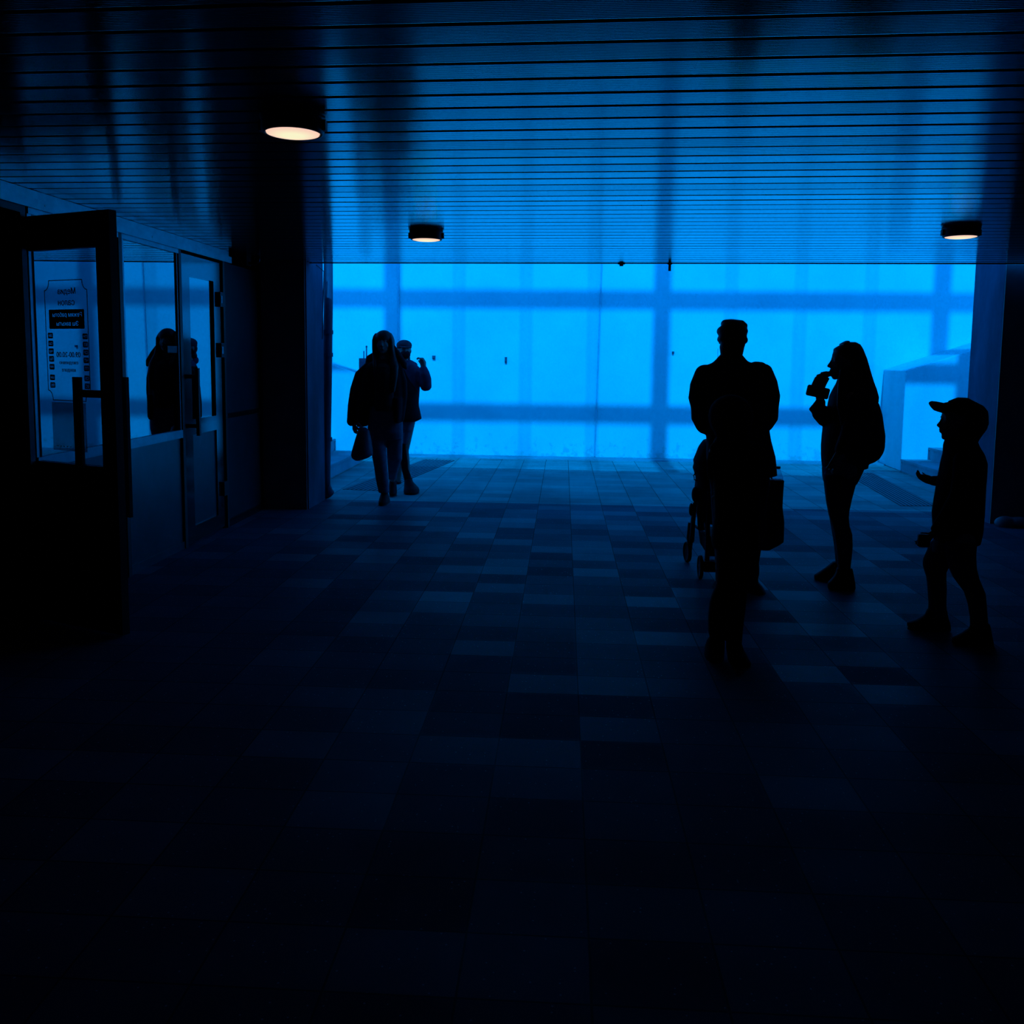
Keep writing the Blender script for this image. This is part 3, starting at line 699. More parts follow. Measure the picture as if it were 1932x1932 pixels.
def f(g):
    p.rows(g, [(758, 700, 748, 0, 20), (775, 697, 756, 0, 22), (795, 694, 760, 0, 23), (815, 694.5, 760, 0, 22), (828, 695, 759.5, .02, 20)])
    p.rows(g, [(818, 695, 729, 0, 18), (840, 698, 728, -.02, 16), (859, 702, 729, -.04, 14), (880, 706, 730.5, -.04, 12), (903, 709, 732.5, -.02, 11), (929, 714.5, 734.5, 0, 10.5)])
    p.rows(g, [(818, 726, 760, .03, 18), (840, 729, 759, .08, 16), (866, 730.5, 758.3, .14, 14), (886, 732, 752, .28, 12), (904, 733.5, 747, .42, 10)])
p.wear('trousers', M['jeans'], f)
make_shoe(p, [(951, 716, 734.5, -.02, 25), (945, 715.6, 734.5, -.02, 25), (938, 717, 733.5, -.0, 18), (931, 719, 732, .03, 11), (922, 719, 731, .03, 9)])
make_shoe(p, [(937, 736, 747, .48, 10), (930, 734.5, 748.5, .48, 16), (918, 734, 748, .50, 14), (905, 735.5, 747, .50, 9), (899, 736, 746, .48, 8)])
root = empty('carrier_bag', tuple(P(683, 835, -.15))); tag(root, 'full translucent plastic carrier bag hanging from the walking woman\'s hand', 'bag')
g = G(); p.rows(g, [(806, 677, 690, -.19, 4), (812, 675.5, 697, -.19, 8), (830, 670, 701, -.19, 13), (848, 665, 703, -.19, 16), (858, 662.5, 703.5, -.19, 16), (864, 664, 694, -.19, 14), (868.5, 670, 681, -.19, 8)], 26)
g.remesh('bag_body', M['bagplastic'], root, .009, 3)
g = G().tube([P(678, 812, -.15), P(672, 806, -.15), P(670, 801, -.15), P(676, 799, -.15), P(684, 808, -.15)], .012, 8); g.build('handle', M['bagplastic'], root, True)
# ---------- companion behind, hand raised
p = Person(9.65, (-1.62, 9.75, 0), 'person in peaked cap and hooded jacket behind the long-haired woman, one hand raised'); P = p.P
g = G(); hC = P(763, 661); p.head(g, hC, .212, math.pi+.35)
p.torso(g, 768, 706, 785, 21, 18, 14)
p.limb(g, [(783, 704, 0, 7), (803, 731, -.05, 6), (799, 697, -.12, 4.4)]); p.limb(g, [(752, 704, 0, 7), (748, 740, 0, 6), (750, 775, -.05, 5)])
p.hand(g, P(799.5, 694, -.12), (-.12, -.2, 1), (-.9, -.5, 0), .165, .75, -1)
p.limb(g, [(799, 692, -.12, 5, 4.5), (798, 684, -.125, 6.2, 5), (796, 679, -.13, 5, 5)])
p.limb(g, [(761, 790, 0, 10), (757, 845, .05, 7), (752, 905, .5, 5)]); p.limb(g, [(775, 790, 0, 10), (765, 850, 0, 6.5), (771, 906, 0, 4.6)])
p.body(g)
def f(g):
    p.rows(g, [(680, 760, 778, .02, 10), (688, 752, 786, 0, 13), (698, 747, 791, 0, 16), (720, 746, 793, 0, 18), (760, 747, 790, 0, 18), (788, 750, 791, 0, 19)])
    p.limb(g, [(784, 698, 0, 9), (795, 712, -.02, 11), (803, 725, -.05, 12), (802, 730, -.06, 9)]); p.limb(g, [(805, 729, -.07, 9.5), (804, 715, -.1, 10), (800.5, 703, -.12, 9.5), (799, 696, -.12, 7.5)])
    p.limb(g, [(755, 684, .04, 8), (770, 686, .06, 9), (782, 690, .04, 7)])
p.wear('jacket', M['navy_cloth'], f)
def f(g): p.rows(g, [(696, 744, 766, -.04, 15), (706, 743, 770, -.04, 17), (722, 743, 779, -.05, 19), (738, 743, 789.5, -.04, 21), (765, 744, 790, -.03, 21), (780, 746, 793.5, -.03, 22), (790, 748, 795.5, -.03, 22), (795, 750, 785, -.03, 20)])
p.wear('vest', M['black_cloth'], f)
def f(g):
    W, h = p.W, p.h
    g.ell(W(0, -.06, .26), (.395*h, .44*h, .27*h), p.Rm)
    g.ell(W(0, -.08, .14), (.385*h, .42*h, .12*h), p.Rm)
cap = p.wear('cap', M['cap'], f, .006, 2)
g = G(); g.chain([(p.W(0, .26, .20), .34*p.h, .04*p.h), (p.W(0, .50, .14), .25*p.h, .03*p.h)], p.Rm @ Vector((0, 0, 1))); g.remesh('visor', M['cap'], cap, .005, 2)
def f(g):
    W, h = p.W, p.h
    g.ell(W(0, .19, -.21), (.275*h, .32*h, .235*h), p.Rm)
p.wear('face_mask', M['black_cloth'], f, .006, 2)
def f(g):
    W, h = p.W, p.h
    g.ell(W(0, -.14, -.02), (.38*h, .33*h, .34*h), p.Rm); g.ell(W(0, -.20, -.4), (.34*h, .22*h, .3*h), p.Rm)
p.wear('hair', M['hair_black'], f, .007, 2)
def f(g):
    p.rows(g, [(778, 754, 786, 0, 15), (795, 756, 783, 0, 16), (812, 757, 779, 0, 15)]); p.rows(g, [(805, 760, 781, 0, 12), (822, 759.5, 776, 0, 11), (837, 759, 769.5, 0, 10)]); p.rows(g, [(805, 751, 766, .05, 12), (837, 750, 763, .1, 10)])
p.wear('shorts', M['jeans'], f)
def f(g):
    p.rows(g, [(830, 758.5, 768.5, 0, 8.5), (850, 757, 769, 0, 8), (868, 755, 771.5, .0, 7.5), (885, 757.5, 773, 0, 6.5), (900, 761.5, 775.5, 0, 6.5), (908, 763, 776, 0, 6.5)])
    p.limb(g, [(757, 830, .1, 7), (754, 865, .2, 6.5), (752, 900, .5, 5)])
p.wear('leggings', M['black_cloth'], f)
make_shoe(p, [(932.5, 764, 789, -.03, 22), (927, 762, 791, -.03, 23), (921, 762.5, 789.5, -.02, 21), (915, 763, 784, 0, 17), (909, 763, 779, .0, 11), (901, 763.5, 777, .02, 8)])
make_shoe(p, [(922, 748, 756, .7, 12), (915, 747, 757, .7, 15), (906, 747.5, 756.5, .7, 10), (898, 748, 756, .66, 7)])
# ---------- man seen from behind with the pushchair
p = Person(5.75, (1.15, 5.7, 0), 'tall person in a bulky dark jacket seen from behind, pushing the pushchair'); P = p.P
g = G(); hC = P(1381.5, 640); p.head(g, hC, .236, -.06)
p.torso(g, 1385, 706, 880, 50, 46, 34)
p.limb(g, [(1336, 708, 0, 18), (1328, 790, .0, 13), (1350, 822, .32, 9)]); p.limb(g, [(1434, 708, 0, 18), (1446, 790, 0, 13), (1425, 822, .32, 9)])
p.hand(g, P(1352, 822, .34), (.2, 1, -.1), (0, 0, -1), .185, .9, 1); p.hand(g, P(1424, 822, .34), (-.2, 1, -.1), (0, 0, -1), .185, .9, -1)
p.limb(g, [(1364, 890, 0, 26), (1362, 1000, 0, 15), (1364, 1108, 0, 10)]); p.limb(g, [(1420, 890, 0, 26), (1421, 1000, 0, 15), (1419, 1103, 0, 10)])
p.body(g, .006)
def f(g):
    p.rows(g, [(666, 1362, 1398, 0, 18), (673, 1356, 1403, 0, 22), (681, 1349, 1410, 0, 28), (685, 1344, 1420, 0, 30), (690, 1332, 1443, 0, 34), (700, 1322, 1450, 0, 38), (725, 1318, 1452, 0, 40), (760, 1322, 1450, 0, 41), (800, 1330, 1449, 0, 42), (830, 1333, 1454, 0, 44), (860, 1333, 1462, 0, 46), (880, 1334, 1464, 0, 47), (895, 1336, 1465, 0, 47), (898, 1338, 1450, 0, 46)], 28)
    p.limb(g, [(1331, 706, 0, 20, 26), (1324, 728, 0, 22), (1322, 750, 0, 23), (1325, 766, .0, 21.5), (1327, 785, .0, 23), (1333, 800, .03, 21)])
    p.limb(g, [(1335, 797, .04, 20), (1342, 808, .15, 17), (1352, 818, .30, 12)])
    p.limb(g, [(1440, 702, 0, 17, 24), (1446, 722, 0, 20), (1447.5, 748, 0, 24), (1447, 768, 0, 21.5), (1445, 786, 0, 23), (1440, 797, .03, 20)])
    p.limb(g, [(1437, 797, .04, 20), (1432, 808, .15, 17), (1424, 818, .30, 12)])
    p.limb(g, [(1424, 688, 0, 6, 16), (1437, 690, 0, 7, 16)])
p.wear('jacket', M['dark_cloth'], f, .008, 3)
def f(g):
    W, h = p.W, p.h
    g.ell(W(0, -.10, .17), (.375*h, .40*h, .34*h), p.Rm); g.ell(W(0, -.20, -.12), (.32*h, .26*h, .26*h), p.Rm)
    p.limb(g, [(1368, 611, .02, 8, 22), (1380, 609, .02, 7, 22), (1398, 612, .02, 8, 22), (1402, 616, .02, 8, 20)])
    p.limb(g, [(1381, 655, -.02, 23, 20), (1380, 672, -.02, 20, 18)])
    p.limb(g, [(1361, 625, 0, 9, 22), (1403, 625, 0, 8, 22)]); p.limb(g, [(1360, 640, 0, 7, 20), (1403, 642, 0, 8, 20)])
p.wear('hair', M['hair_black'], f, .007, 2)
def f(g):
    p.rows(g, [(875, 1340, 1452, 0, 40), (900, 1338, 1452, 0, 38), (925, 1340, 1450, 0, 34)])
    p.rows(g, [(910, 1397, 1452, 0, 32), (945, 1399, 1446, 0, 28), (1000, 1403, 1440, 0, 22), (1038, 1405, 1435, 0, 19), (1068, 1406, 1430, 0, 17), (1100, 1406, 1430, 0, 16), (1108, 1406, 1431, 0, 16)])
    p.rows(g, [(910, 1340, 1394, 0, 32), (1000, 1345, 1381, 0, 22), (1068, 1350, 1379, 0, 17), (1112, 1350, 1379, 0, 16)])
p.wear('trousers', M['dark_cloth'], f)
make_shoe(p, [(1128, 1407, 1442, .08, 44), (1118, 1405, 1445, .08, 45), (1108, 1405, 1440, .08, 38), (1098, 1406, 1432, .02, 20)])
make_shoe(p, [(1130, 1345, 1380, .08, 44), (1118, 1343, 1382, .08, 45), (1108, 1346, 1380, .08, 38), (1098, 1350, 1378, .02, 20)])
G().tube([P(1354.5, 658, 0), P(1354, 666, .0), P(1354.5, 678, -.01)], .0012, 6).build('earphone_cable', M['black_metal'], p.root)
# ---------- pushchair in front of him
root = empty('pushchair', (1.16, 6.35, 0)); tag(root, 'folding pushchair with dark hood in front of the man, seen between him and the wall', 'pushchair')
def wheel(c_, r, w, rz, name='wheel'):
    g = G(); g.lathe([(r*.30, -w*.35), (r*.80, -w*.35), (r*.84, -w*.5), (r*.96, -w*.45), (r, -w*.2), (r, w*.2), (r*.96, w*.45), (r*.84, w*.5), (r*.80, w*.35), (r*.30, w*.35)], 32)
    for v in g.bm.verts: v.co = Matrix.Translation(c_) @ Matrix.Rotation(rz, 4, 'Z') @ Matrix.Rotation(math.pi/2, 4, 'Y') @ v.co
    g.build(name, M['shoe'], root, True)
xr0, xr1 = .955, 1.325
for x in (xr0, xr1): wheel(Vector((x, 6.10, .080)), .080, .024, 0)
wheel(Vector((.935, 6.60, .076)), .076, .026, .16); wheel(Vector((1.30, 6.60, .080)), .080, .035, .4)
fr = M['black_metal']
g = G().tube([(xr0-.01, 6.10, .09), (xr1+.01, 6.10, .09)], .012); g.build('axle', fr, root)
g = G().box(xr0+.02, xr0+.10, 6.06, 6.14, .055, .125); g.build('brake', fr, root)
for x, q in ((1.00, 0), (1.29, 1)):
    G().tube([(x, 6.10, .09), (x, 6.12, .35), (x, 6.10, .62)], .016).build('leg', fr, root)
    G().tube([(x, 6.00, .98), (x, 6.12, .70), (x-.05 if not q else x, 6.45, .42), (.955 if not q else 1.29, 6.57, .20)], .014).build('leg', fr, root)
    G().tube([(.955 if not q else 1.29, 6.58, .30), (.95 if not q else 1.29, 6.59, .19), (.955 if not q else 1.30, 6.60, .09)], [.024, .026, .014]).build('fork', fr, root)
G().tube([(.96, 6.48, .30), (1.02, 6.3, .27), (1.29, 6.3, .27), (1.29, 6.48, .30)], .011).build('cross_bar', fr, root)
G().tube([(1.0, 6.02, .97), (.99, 5.98, 1.02), (1.05, 5.95, 1.045), (1.24, 5.95, 1.045), (1.30, 5.98, 1.02), (1.29, 6.02, .97)], .013).build('handle', fr, root)
g = G(); g.ell((1.15, 6.42, .68), (.185, .25, .20)); g.ell((1.15, 6.30, .55), (.18, .2, .18)); g.ell((1.15, 6.5, .80), (.175, .22, .14))
g.remesh('hood', M['black_cloth'], root, .012, 3)
g = G(); g.hexa([(1.0, 6.15, .36), (1.29, 6.15, .36), (1.29, 6.6, .40), (1.0, 6.6, .40), (.985, 6.10, .56), (1.30, 6.10, .56), (1.30, 6.65, .50), (.985, 6.65, .50)]); bmesh.ops.bevel(g.bm, geom=g.bm.edges[:], offset=.02, segments=2, profile=.5, affect='EDGES'); g.build('seat', M['black_cloth'], root)
g = G(); g.hexa([(1.01, 6.15, .14), (1.28, 6.15, .14), (1.28, 6.5, .15), (1.01, 6.5, .15), (.995, 6.12, .29), (1.295, 6.12, .29), (1.295, 6.55, .28), (.995, 6.55, .28)]); bmesh.ops.bevel(g.bm, geom=g.bm.edges[:], offset=.02, segments=2, profile=.5, affect='EDGES'); g.build('basket', M['black_cloth'], root)
pw = lambda px, py, Y=6.2: at(px, py, Y)
# hood fabric hanging at the left under the man's elbow
g = G()
rr = []
for y, xl, xr in ((833, 1331, 1395), (845, 1322, 1395), (860, 1316, 1395), (872, 1311, 1395), (877, 1313, 1395), (886, 1310, 1395), (890, 1312, 1390), (905, 1316, 1390), (925, 1314, 1390), (945, 1313, 1385), (965, 1316, 1380), (985, 1320, 1375)):
    a = pw(xl, y); b = pw(xr, y); cx_ = (a.x+b.x)/2; ra = (b.x-a.x)/2
    rr.append([(cx_+ra*math.cos(2*math.pi*k/24), 6.28+.20*math.sin(2*math.pi*k/24), a.z) for k in range(24)])
g.loft(rr); g.remesh('canopy', M['black_cloth'], root, .009, 2)
g = G().ell(pw(1312, 933), (.025, .05, .055)); g.build('side_pad', M['black_cloth'], root, True)
g = G().ell(pw(1304, 961), (.016, .03, .045)); g.build('joint_cap', M['black_metal'], root, True)
a = pw(1307, 948); b = pw(1303, 1022, 6.5)
G().tube([pw(1311, 950), pw(1308, 985, 6.35), pw(1305, 1020, 6.55)], [.014, .014, .02]).build('leg', fr, root)
G().tube([pw(1314, 889), pw(1309, 897), pw(1310, 905), pw(1316, 907)], .004).build('strap', M['black_cloth'], root)
for px in (1318, 1324, 1331): G().tube([pw(px, 965), pw(px+2, 1000)], .012).build('strap', M['black_cloth'], root)
# ---------- shopping bag hanging on the pushchair handle, with a bottle in it
BY = 6.03
def PB(px, py, dy=0): return at(px, py, BY+dy)
root = empty('shopping_bag', tuple(PB(1455, 970))); tag(root, 'dark green shopping bag hanging at the right side of the man', 'bag')
g = G(); rr = []
for y, xl, xr, rb in ((904, 1444, 1478.7, .05), (930, 1440, 1476.5, .06), (954, 1436, 1475, .065), (981, 1432, 1478.5, .07), (1020, 1428, 1477.5, .07), (1028, 1428, 1466, .06), (1036, 1430, 1451, .05)):
    a = PB(xl, y); b = PB(xr, y); cx_ = (a.x+b.x)/2; ra = (b.x-a.x)/2
    def se(v, e=.6): return math.copysign(abs(v)**e, v)
    rr.append([(cx_+ra*se(math.cos(2*math.pi*k/28)), BY+rb*se(math.sin(2*math.pi*k/28)), a.z) for k in range(28)])
g.loft(rr); g.remesh('bag_body', M['greenbag'], root, .008, 2)
G().tube([PB(1447, 905), PB(1440, 870), PB(1434, 835, .0), (1.27, BY-.02, 1.055), PB(1452, 870, .02), PB(1456, 905, .03)], .006).build('strap', M['greenbag'], root)
c_ = PB(1467, 904); root = empty('plastic_bottle', (c_.x, BY, c_.z-.10)); tag(root, 'clear plastic bottle with dark cap sticking out of the green bag', 'bottle')
zz = PB(1467, 881).z-c_.z
G().lathe([(0, -.10), (.034, -.10), (.036, 0), (.036, .012), (.030, .035), (.016, zz-.012), (.013, zz-.012), (.012, zz-.004)], 28, (c_.x, BY, c_.z)).build('bottle_body', M['clear'], root, True)
G().lathe([(0, zz-.012), (.016, zz-.012), (.016, zz+.004), (0, zz+.004)], 24, (c_.x, BY, c_.z)).build('cap', M['black_metal'], root)
# ---------- child in front of the man
p = Person(4.43, (.85, 4.43, 0), 'child in a hooded padded coat seen from behind, standing right behind the tall man'); P = p.P
g = G(); hC = P(1379, 790); p.head(g, hC, .205, 0)
p.torso(g, 1385, 850, 985, 38, 33, 26)
p.limb(g, [(1350, 852, 0, 13), (1347, 900, .02, 10), (1358, 935, .18, 7)]); p.limb(g, [(1422, 852, 0, 13), (1426, 900, .02, 10), (1412, 935, .18, 7)])
p.hand(g, P(1359, 936, .19), (.3, 1, 0), (0, 0, -1), .13, .7, 1); p.hand(g, P(1411, 936, .19), (-.3, 1, 0), (0, 0, -1), .13, .7, -1)
p.limb(g, [(1368, 990, 0, 20), (1363, 1110, 0, 12), (1354, 1222, 0, 8)]); p.limb(g, [(1403, 990, 0, 20), (1394, 1110, 0, 12), (1386, 1225, 0, 8)])
p.body(g)
def f(g):
    p.rows(g, [(818, 1356, 1404, 0, 22), (832, 1347, 1418, 0, 28), (850, 1341, 1432, 0, 32), (880, 1343, 1435, 0, 36), (920, 1346, 1435, 0, 38), (974, 1347.7, 1434, 0, 39), (1000, 1344, 1433, 0, 40), (1018, 1342, 1432, 0, 41), (1034, 1344, 1431.5, 0, 41)], 28)
    p.limb(g, [(1352, 846, 0, 13), (1346, 870, 0, 13), (1346, 895, .02, 12), (1352, 912, .08, 11), (1358, 932, .17, 9)])
    p.limb(g, [(1420, 846, 0, 13), (1427, 870, 0, 13), (1427, 895, .02, 12), (1420, 912, .08, 11), (1412, 932, .17, 9)])
p.wear('coat', M['brown_cloth'], f, .0065, 2)
def f(g):
    g.ell(P(1378.5, 786, -.01), (.108, .115, .108)); g.ell(P(1381, 815, -.01), (.085, .095, .07)); 
p.wear('hood', M['dark_cloth'], f, .0065, 2)
def f(g):
    p.rows(g, [(985, 1352, 1422, 0, 30), (1020, 1351, 1421, 0, 30), (1040, 1352, 1420, 0, 28)])
    p.rows(g, [(1030, 1352, 1386, 0, 26), (1060, 1353, 1375, 0, 20), (1097, 1353, 1373, 0, 17), (1115, 1346, 1372, 0, 17), (1136, 1338.6, 1369.5, 0, 18), (1165, 1336, 1368.5, 0, 17), (1191, 1336, 1368, 0, 16), (1206, 1340, 1368, 0, 14)])
    p.rows(g, [(1030, 1384, 1421, 0, 26), (1060, 1376, 1418, 0, 20), (1090, 1375, 1415, 0, 17), (1132, 1371, 1408, 0, 17), (1165, 1370.5, 1404, 0, 17), (1190, 1370, 1401, 0, 16), (1214, 1370, 1399.5, 0, 14)])
p.wear('trousers', M['dark_cloth'], f, .0065, 2)
make_shoe(p, [(1247, 1333, 1360, .03, 34), (1238, 1329.5, 1364, .03, 36), (1222, 1331, 1366, .03, 32), (1210, 1334, 1367, .01, 20), (1200, 1340, 1366, 0, 12)])
make_shoe(p, [(1259, 1378, 1411, -.03, 32), (1247, 1374, 1416, -.03, 34), (1233, 1372, 1408, -.03, 28), (1222, 1370, 1402, 0, 18), (1212, 1370, 1399, 0, 12)])
# ---------- woman in profile with raised hand
p = Person(5.95, (1.87, 5.98, 0), 'person with long straight hair in profile facing left, one hand raised to the mouth'); P = p.P
g = G(); hC = P(1594.5, 682.5); p.head(g, hC, .240, math.pi/2)
p.rows(g, [(738, 1585, 1628, 0, 42), (760, 1578, 1640, 0, 40), (800, 1576, 1630, 0, 34), (850, 1572, 1622, 0, 36), (885, 1572, 1622, 0, 38), (900, 1576, 1616, 0, 34)])
p.limb(g, [(1608, 752, -.15, 13), (1600, 805, -.18, 10), (1585, 850, -.16, 8)]); p.limb(g, [(1602, 752, .12, 13), (1560, 792, .04, 10), (1549, 768, -.02, 8), (1548, 752, -.03, 7)])
p.hand(g, P(1585, 852, -.16), (-.3, 0, -1), (0, 1, 0), .165, .5, 1)
# raised hand: palm, then fingers pinched towards the mouth
g.chain([(P(1548, 760, -.03), .024, .02), (P(1547, 748, -.03), .028, .02), (P(1546, 734, -.03), .036, .020), (P(1543, 724, -.03), .033, .018)])
for k, (a, b, c_, dz) in enumerate((((1535, 727), (1541, 714), (1556, 711), -.05), ((1539, 722), (1544.5, 709.5), (1561, 706), -.035), ((1545, 719), (1552, 705), (1565, 703.5), -.015), ((1551, 722), (1558, 710), (1566, 707), 0.0))):
    p.limb(g, [(a[0], a[1], dz, 4.2), (b[0], b[1], dz, 4.3), ((b[0]+c_[0])/2, (b[1]+c_[1])/2-.5, dz, 3.6), (c_[0], c_[1], dz+.01, 2.9)])
p.limb(g, [(1544, 727, -.03, 9, 7), (1550, 716, -.03, 7, 7)])
p.limb(g, [(1551, 735, -.04, 4), (1557, 722, -.05, 3.6), (1562, 714.5, -.04, 3)])
p.limb(g, [(1592, 885, -.08, 26), (1584, 975, -.08, 15), (1593, 1070, -.05, 9)]); p.limb(g, [(1592, 885, .1, 26), (1584, 975, .12, 14), (1588, 1060, .17, 9)])
p.body(g, .005)
def f(g):
    p.rows(g, [(714, 1582, 1606, 0, 20), (724, 1579, 1622, 0, 28), (736, 1574, 1634, 0, 44), (748, 1569, 1645, 0, 56), (762, 1566, 1653.5, 0, 58), (782, 1562, 1660, 0, 56), (806, 1555, 1664, 0, 54), (820, 1553, 1666.5, 0, 52), (842, 1551, 1666, 0, 50), (852, 1551, 1663, 0, 48), (862, 1551, 1657, 0, 46), (869, 1551.5, 1648, 0, 44), (873, 1552, 1636, 0, 42), (882, 1553, 1635, 0, 40)], 30)
    p.limb(g, [(1600, 756, .12, 16), (1575, 785, .08, 17), (1558, 790, .03, 15)]); p.limb(g, [(1557, 790, .02, 15.5), (1549, 778, .0, 17), (1543, 769, -.02, 14), (1548, 759, -.03, 9.5)])
    p.limb(g, [(1540, 774, -.01, 12), (1530, 772, -.01, 4)])
    p.limb(g, [(1612, 756, -.15, 17), (1608, 790, -.19, 16), (1600, 820, -.2, 14), (1586, 848, -.18, 11)])
p.wear('jacket', M['dark_cloth'], f, .0075, 2)
def f(g):
    p.rows(g, [(646, 1600, 1615, 0, 12), (650, 1588, 1622, 0, 20), (658, 1574, 1627, 0, 26), (666, 1573, 1630, 0, 27), (676, 1580, 1634, 0, 27), (690, 1588, 1638, 0, 27), (704, 1591, 1642, 0, 27), (720, 1594, 1647, 0, 27), (733, 1598, 1652, 0, 28), (749, 1602, 1656, 0, 30), (758, 1606, 1655, 0, 30), (766, 1612, 1651, 0, 26)])
    p.limb(g, [(1592, 700, -.08, 8, 6), (1590, 730, -.11, 9, 7), (1588, 765, -.17, 9, 6), (1592, 800, -.19, 6, 4)]); p.limb(g, [(1592, 700, .08, 8, 6), (1588, 735, .10, 9, 7), (1586, 765, .15, 7, 6)])
p.wear('hair', M['hair_brown'], f, .006, 2)
G().chain([(P(1589, 650, 0), .010, .06), (P(1598, 645, 0), .008, .06)]).build('hair_clip', M['black_metal'], p.root, True)
def f(g):
    p.rows(g, [(868, 1555, 1632, 0, 40), (884, 1553, 1627, 0, 42), (900, 1554, 1619, 0, 42), (911, 1556, 1613, 0, 40)])
    p.rows(g, [(895, 1554, 1620, -.08, 24), (911, 1555, 1614, -.08, 24), (927, 1556.7, 1610, -.08, 22), (948, 1559.5, 1604, -.08, 20), (972, 1564, 1600, -.08, 17), (991, 1570, 1602, -.08, 16), (1007, 1573.5, 1607, -.08, 16.5), (1029, 1577, 1608, -.07, 15), (1050, 1579.5, 1606.5, -.06, 12), (1072, 1581, 1604, -.05, 10), (1082, 1582, 1603, -.05, 10)])
    p.rows(g, [(895, 1556, 1618, .1, 24), (948, 1560, 1603, .11, 20), (991, 1568, 1599, .13, 16), (1029, 1574, 1602, .15, 14), (1064, 1577, 1598, .17, 10)])
p.wear('leggings', M['dark_jeans'], f, .007, 3)
make_shoe(p, [(1115, 1564, 1612, -.05, 12), (1108, 1561, 1614, -.05, 14), (1100, 1562, 1613.5, -.05, 14), (1092, 1570, 1612, -.05, 13), (1082, 1577, 1610, -.05, 12), (1072, 1579, 1608, -.05, 11)])
make_shoe(p, [(1098, 1540, 1584, .2, 12), (1093, 1536, 1590, .2, 14), (1086, 1536, 1592, .2, 14), (1079, 1547, 1594, .2, 13), (1070, 1560, 1596, .2, 12), (1060, 1572, 1598, .19, 11)])
# phone in the raised hand
def slab(name, cpx, cpy, Y, w, h, t, ang, mat, lab, cat):
    c_ = at(cpx, cpy, Y); g = G(); g.box(-w/2, w/2, -t/2, t/2, -h/2, h/2)
    bmesh.ops.bevel(g.bm, geom=[e for e in g.bm.edges if abs(e.verts[0].co.y-e.verts[1].co.y) > t*.5], offset=.012, segments=4, profile=.5, affect='EDGES')
    o = g.build(name, mat); o.location = c_; o.rotation_euler = (0, ang, 0); tag(o, lab, cat); return o
slab('phone', 1543, 739.5, 5.865, .142, .070, .012, .20, M['black_metal'], 'dark rounded phone held sideways in the raised hand of the long-haired woman', 'phone')
# ---------- boy with cap
p = Person(4.92, (2.13, 4.92, 0), 'boy in a peaked cap and dark top walking to the left at the right edge'); P = p.P
g = G(); hC = P(1804, 794); p.head(g, hC, .213, math.pi/2, 0, .2)
p.rows(g, [(848, 1795, 1835, 0, 30), (865, 1790, 1840, 0, 34), (920, 1785, 1838, 0, 26), (975, 1782, 1838, 0, 28), (1030, 1782, 1832, 0, 30)])
p.limb(g, [(1815, 868, -.11, 11), (1812, 930, -.15, 9), (1775, 990, -.15, 7), (1759, 1008, -.14, 6)]); p.limb(g, [(1808, 868, .11, 11), (1800, 920, .14, 9), (1772, 908, .12, 7), (1758, 907, .12, 6)])
p.hand(g, P(1757, 907, .12), (-1, 0, .22), (0, -.5, 1), .105, .30, 1)
p.limb(g, [(1757, 907, .12, 8, 7), (1748, 903.5, .12, 8.5, 8), (1741, 901, .12, 7, 6)])
p.hand(g, P(1758, 1008, -.14), (-.7, -.1, -.7), (0, 1, 0), .115, .6, -1)
p.limb(g, [(1735, 897, .12, 3), (1731.5, 888, .12, 2.2)])
p.limb(g, [(1790, 1020, .08, 20), (1766, 1075, .1, 13), (1768, 1160, .1, 9)]); p.limb(g, [(1818, 1020, -.08, 20), (1830, 1100, -.1, 13), (1848, 1185, -.12, 9)])
p.body(g)
def f(g):
    p.rows(g, [(826, 1786, 1840, 0, 24), (840, 1782, 1845, 0, 28), (856, 1783, 1853, 0, 38), (873, 1779, 1858, 0, 42), (900, 1773, 1857, 0, 40), (920, 1769, 1856, 0, 38), (943, 1765, 1855, 0, 38), (968, 1761, 1854, 0, 38), (1000, 1763, 1851, 0, 38), (1024, 1765, 1846, 0, 37)], 28)
    p.limb(g, [(1816, 866, -.12, 15), (1812, 900, -.15, 14), (1806, 935, -.16, 13), (1785, 970, -.16, 11), (1765, 998, -.15, 8.5)])
    p.limb(g, [(1806, 866, .12, 15), (1800, 910, .13, 13), (1778, 908, .12, 11), (1760, 907, .12, 9.5)])
p.wear('sweatshirt', M['black_cloth'], f, .0065, 2)
def f(g):
    p.rows(g, [(751, 1806, 1826, 0, 12), (757, 1792, 1837, 0, 22), (765, 1788, 1853, 0, 27), (775, 1785, 1861, 0, 29), (783, 1786, 1862, 0, 29)])
cap = p.wear('cap', M['black_cloth'], f, .005, 2)
def f(g): p.limb(g, [(1794, 768, 0, 10, 24), (1780, 770, 0, 9.5, 24), (1769, 767, 0, 9, 22), (1762, 763, 0, 6.5, 17), (1758, 761, 0, 4.5, 11)])
g = G(); f(g); g.remesh('visor', M['black_cloth'], cap, .005, 2)
def f(g): p.rows(g, [(778, 1800, 1861, 0, 29), (788, 1800, 1862, 0, 29), (798, 1802, 1862, 0, 29), (809, 1803, 1858, 0, 28), (820, 1804, 1850, 0, 25), (831, 1808, 1843, 0, 22), (836, 1812, 1842, 0, 20)])
p.wear('hair', M['hair_black'], f, .006, 2)
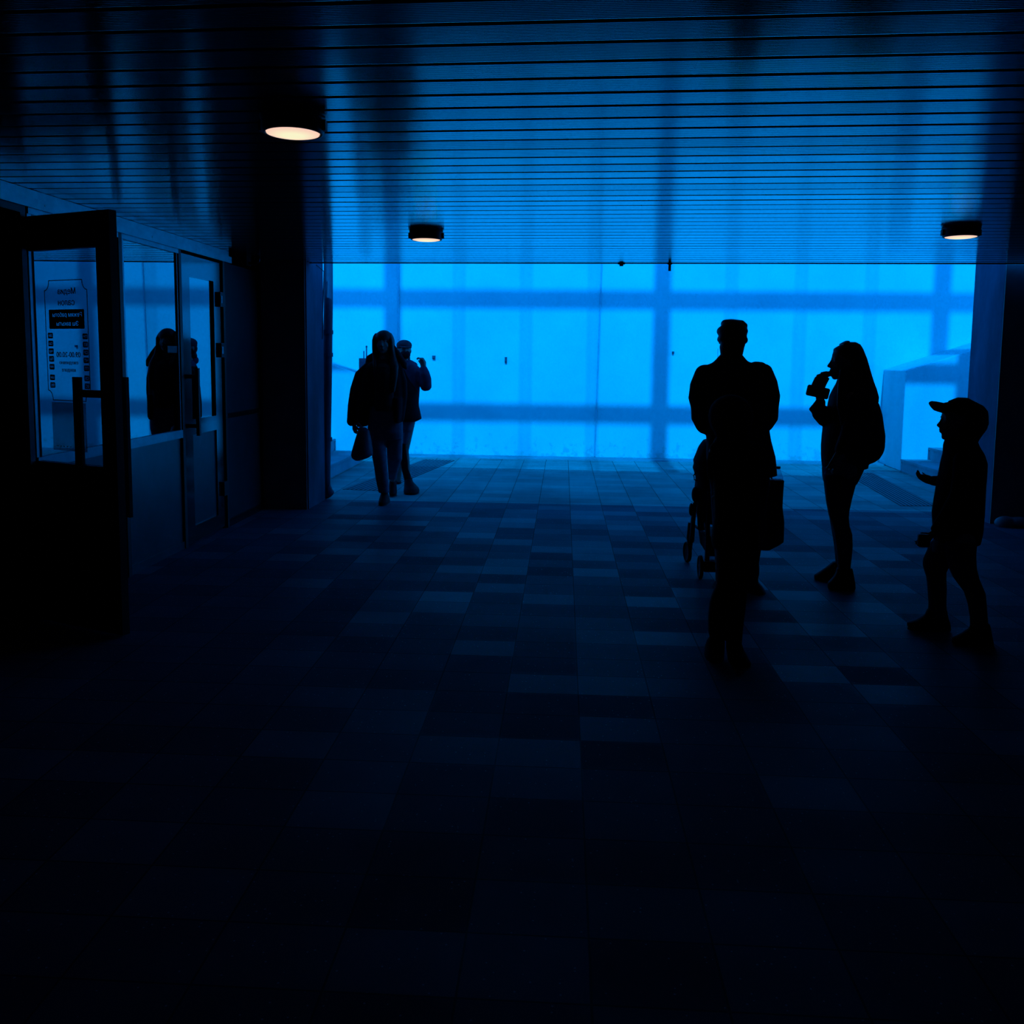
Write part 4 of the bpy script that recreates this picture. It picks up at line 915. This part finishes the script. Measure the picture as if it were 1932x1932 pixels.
def f(g):
    p.rows(g, [(1012, 1766, 1842, 0, 34), (1030, 1762, 1838, 0, 33), (1044, 1760, 1838, 0, 30)])
    p.rows(g, [(1022, 1760, 1806, .08, 22), (1034, 1753, 1804, .09, 22), (1056, 1743, 1797, .1, 20), (1067, 1742, 1790, .1, 19), (1078, 1745, 1784, .1, 18), (1090, 1749, 1784, .1, 17), (1110, 1751, 1785, .1, 16), (1140, 1753, 1784, .1, 15), (1163, 1750, 1786, .1, 14)])
    p.rows(g, [(1022, 1784, 1842, -.08, 22), (1050, 1786, 1839, -.09, 21), (1070, 1790, 1841, -.1, 19), (1090, 1799, 1846, -.1, 18), (1118, 1820, 1858, -.1, 16), (1140, 1827, 1860, -.12, 15), (1165, 1831, 1862, -.12, 14), (1190, 1832, 1864, -.12, 14)])
p.wear('trousers', M['dark_jeans'], f, .0065, 2)
make_shoe(p, [(1188, 1719, 1790, .1, 13), (1183, 1712, 1794, .1, 15), (1176, 1711, 1793, .1, 15), (1170, 1730, 1791, .1, 14), (1161, 1745, 1788, .1, 13), (1150, 1750, 1786, .1, 13)])
make_shoe(p, [(1221, 1804, 1872, -.12, 13), (1213, 1796, 1875, -.12, 15), (1205, 1797, 1873, -.12, 15), (1197, 1813, 1871, -.12, 14), (1186, 1829, 1869, -.12, 13), (1176, 1833, 1866, -.12, 13)])
slab('phone', 1743, 1020, 4.755, .062, .068, .014, .05, M['black_metal'], 'small dark rounded device held in the lowered hand of the boy', 'phone')
# ================================================================ LIGHT
w = bpy.data.worlds.new('sky'); S.world = w; w.use_nodes = True
bg = w.node_tree.nodes['Background']; bg.inputs[1].default_value = 4.6
_nt = w.node_tree; _tc = _nt.nodes.new('ShaderNodeTexCoord'); _sp = _nt.nodes.new('ShaderNodeSeparateXYZ'); _nt.links.new(_tc.outputs['Generated'], _sp.inputs[0])
_r = _nt.nodes.new('ShaderNodeValToRGB'); _e = _r.color_ramp.elements; _e[0].position = .55; _e[0].color = (0, .205, .86, 1); _e[1].position = .80; _e[1].color = (0, .05, .22, 1)
_nt.links.new(_sp.outputs['Z'], _r.inputs[0]); _nt.links.new(_r.outputs[0], bg.inputs[0])
sun = bpy.data.lights.new('sun', 'SUN'); sun.energy = 1; sun.color = (0.0, .29, .90); sun.energy = 5.2; sun.angle = math.radians(1.0)
so = bpy.data.objects.new('sun', sun); C.objects.link(so)
so.rotation_euler = Vector((0, 1, -TE)).to_track_quat('-Z', 'Y').to_euler()
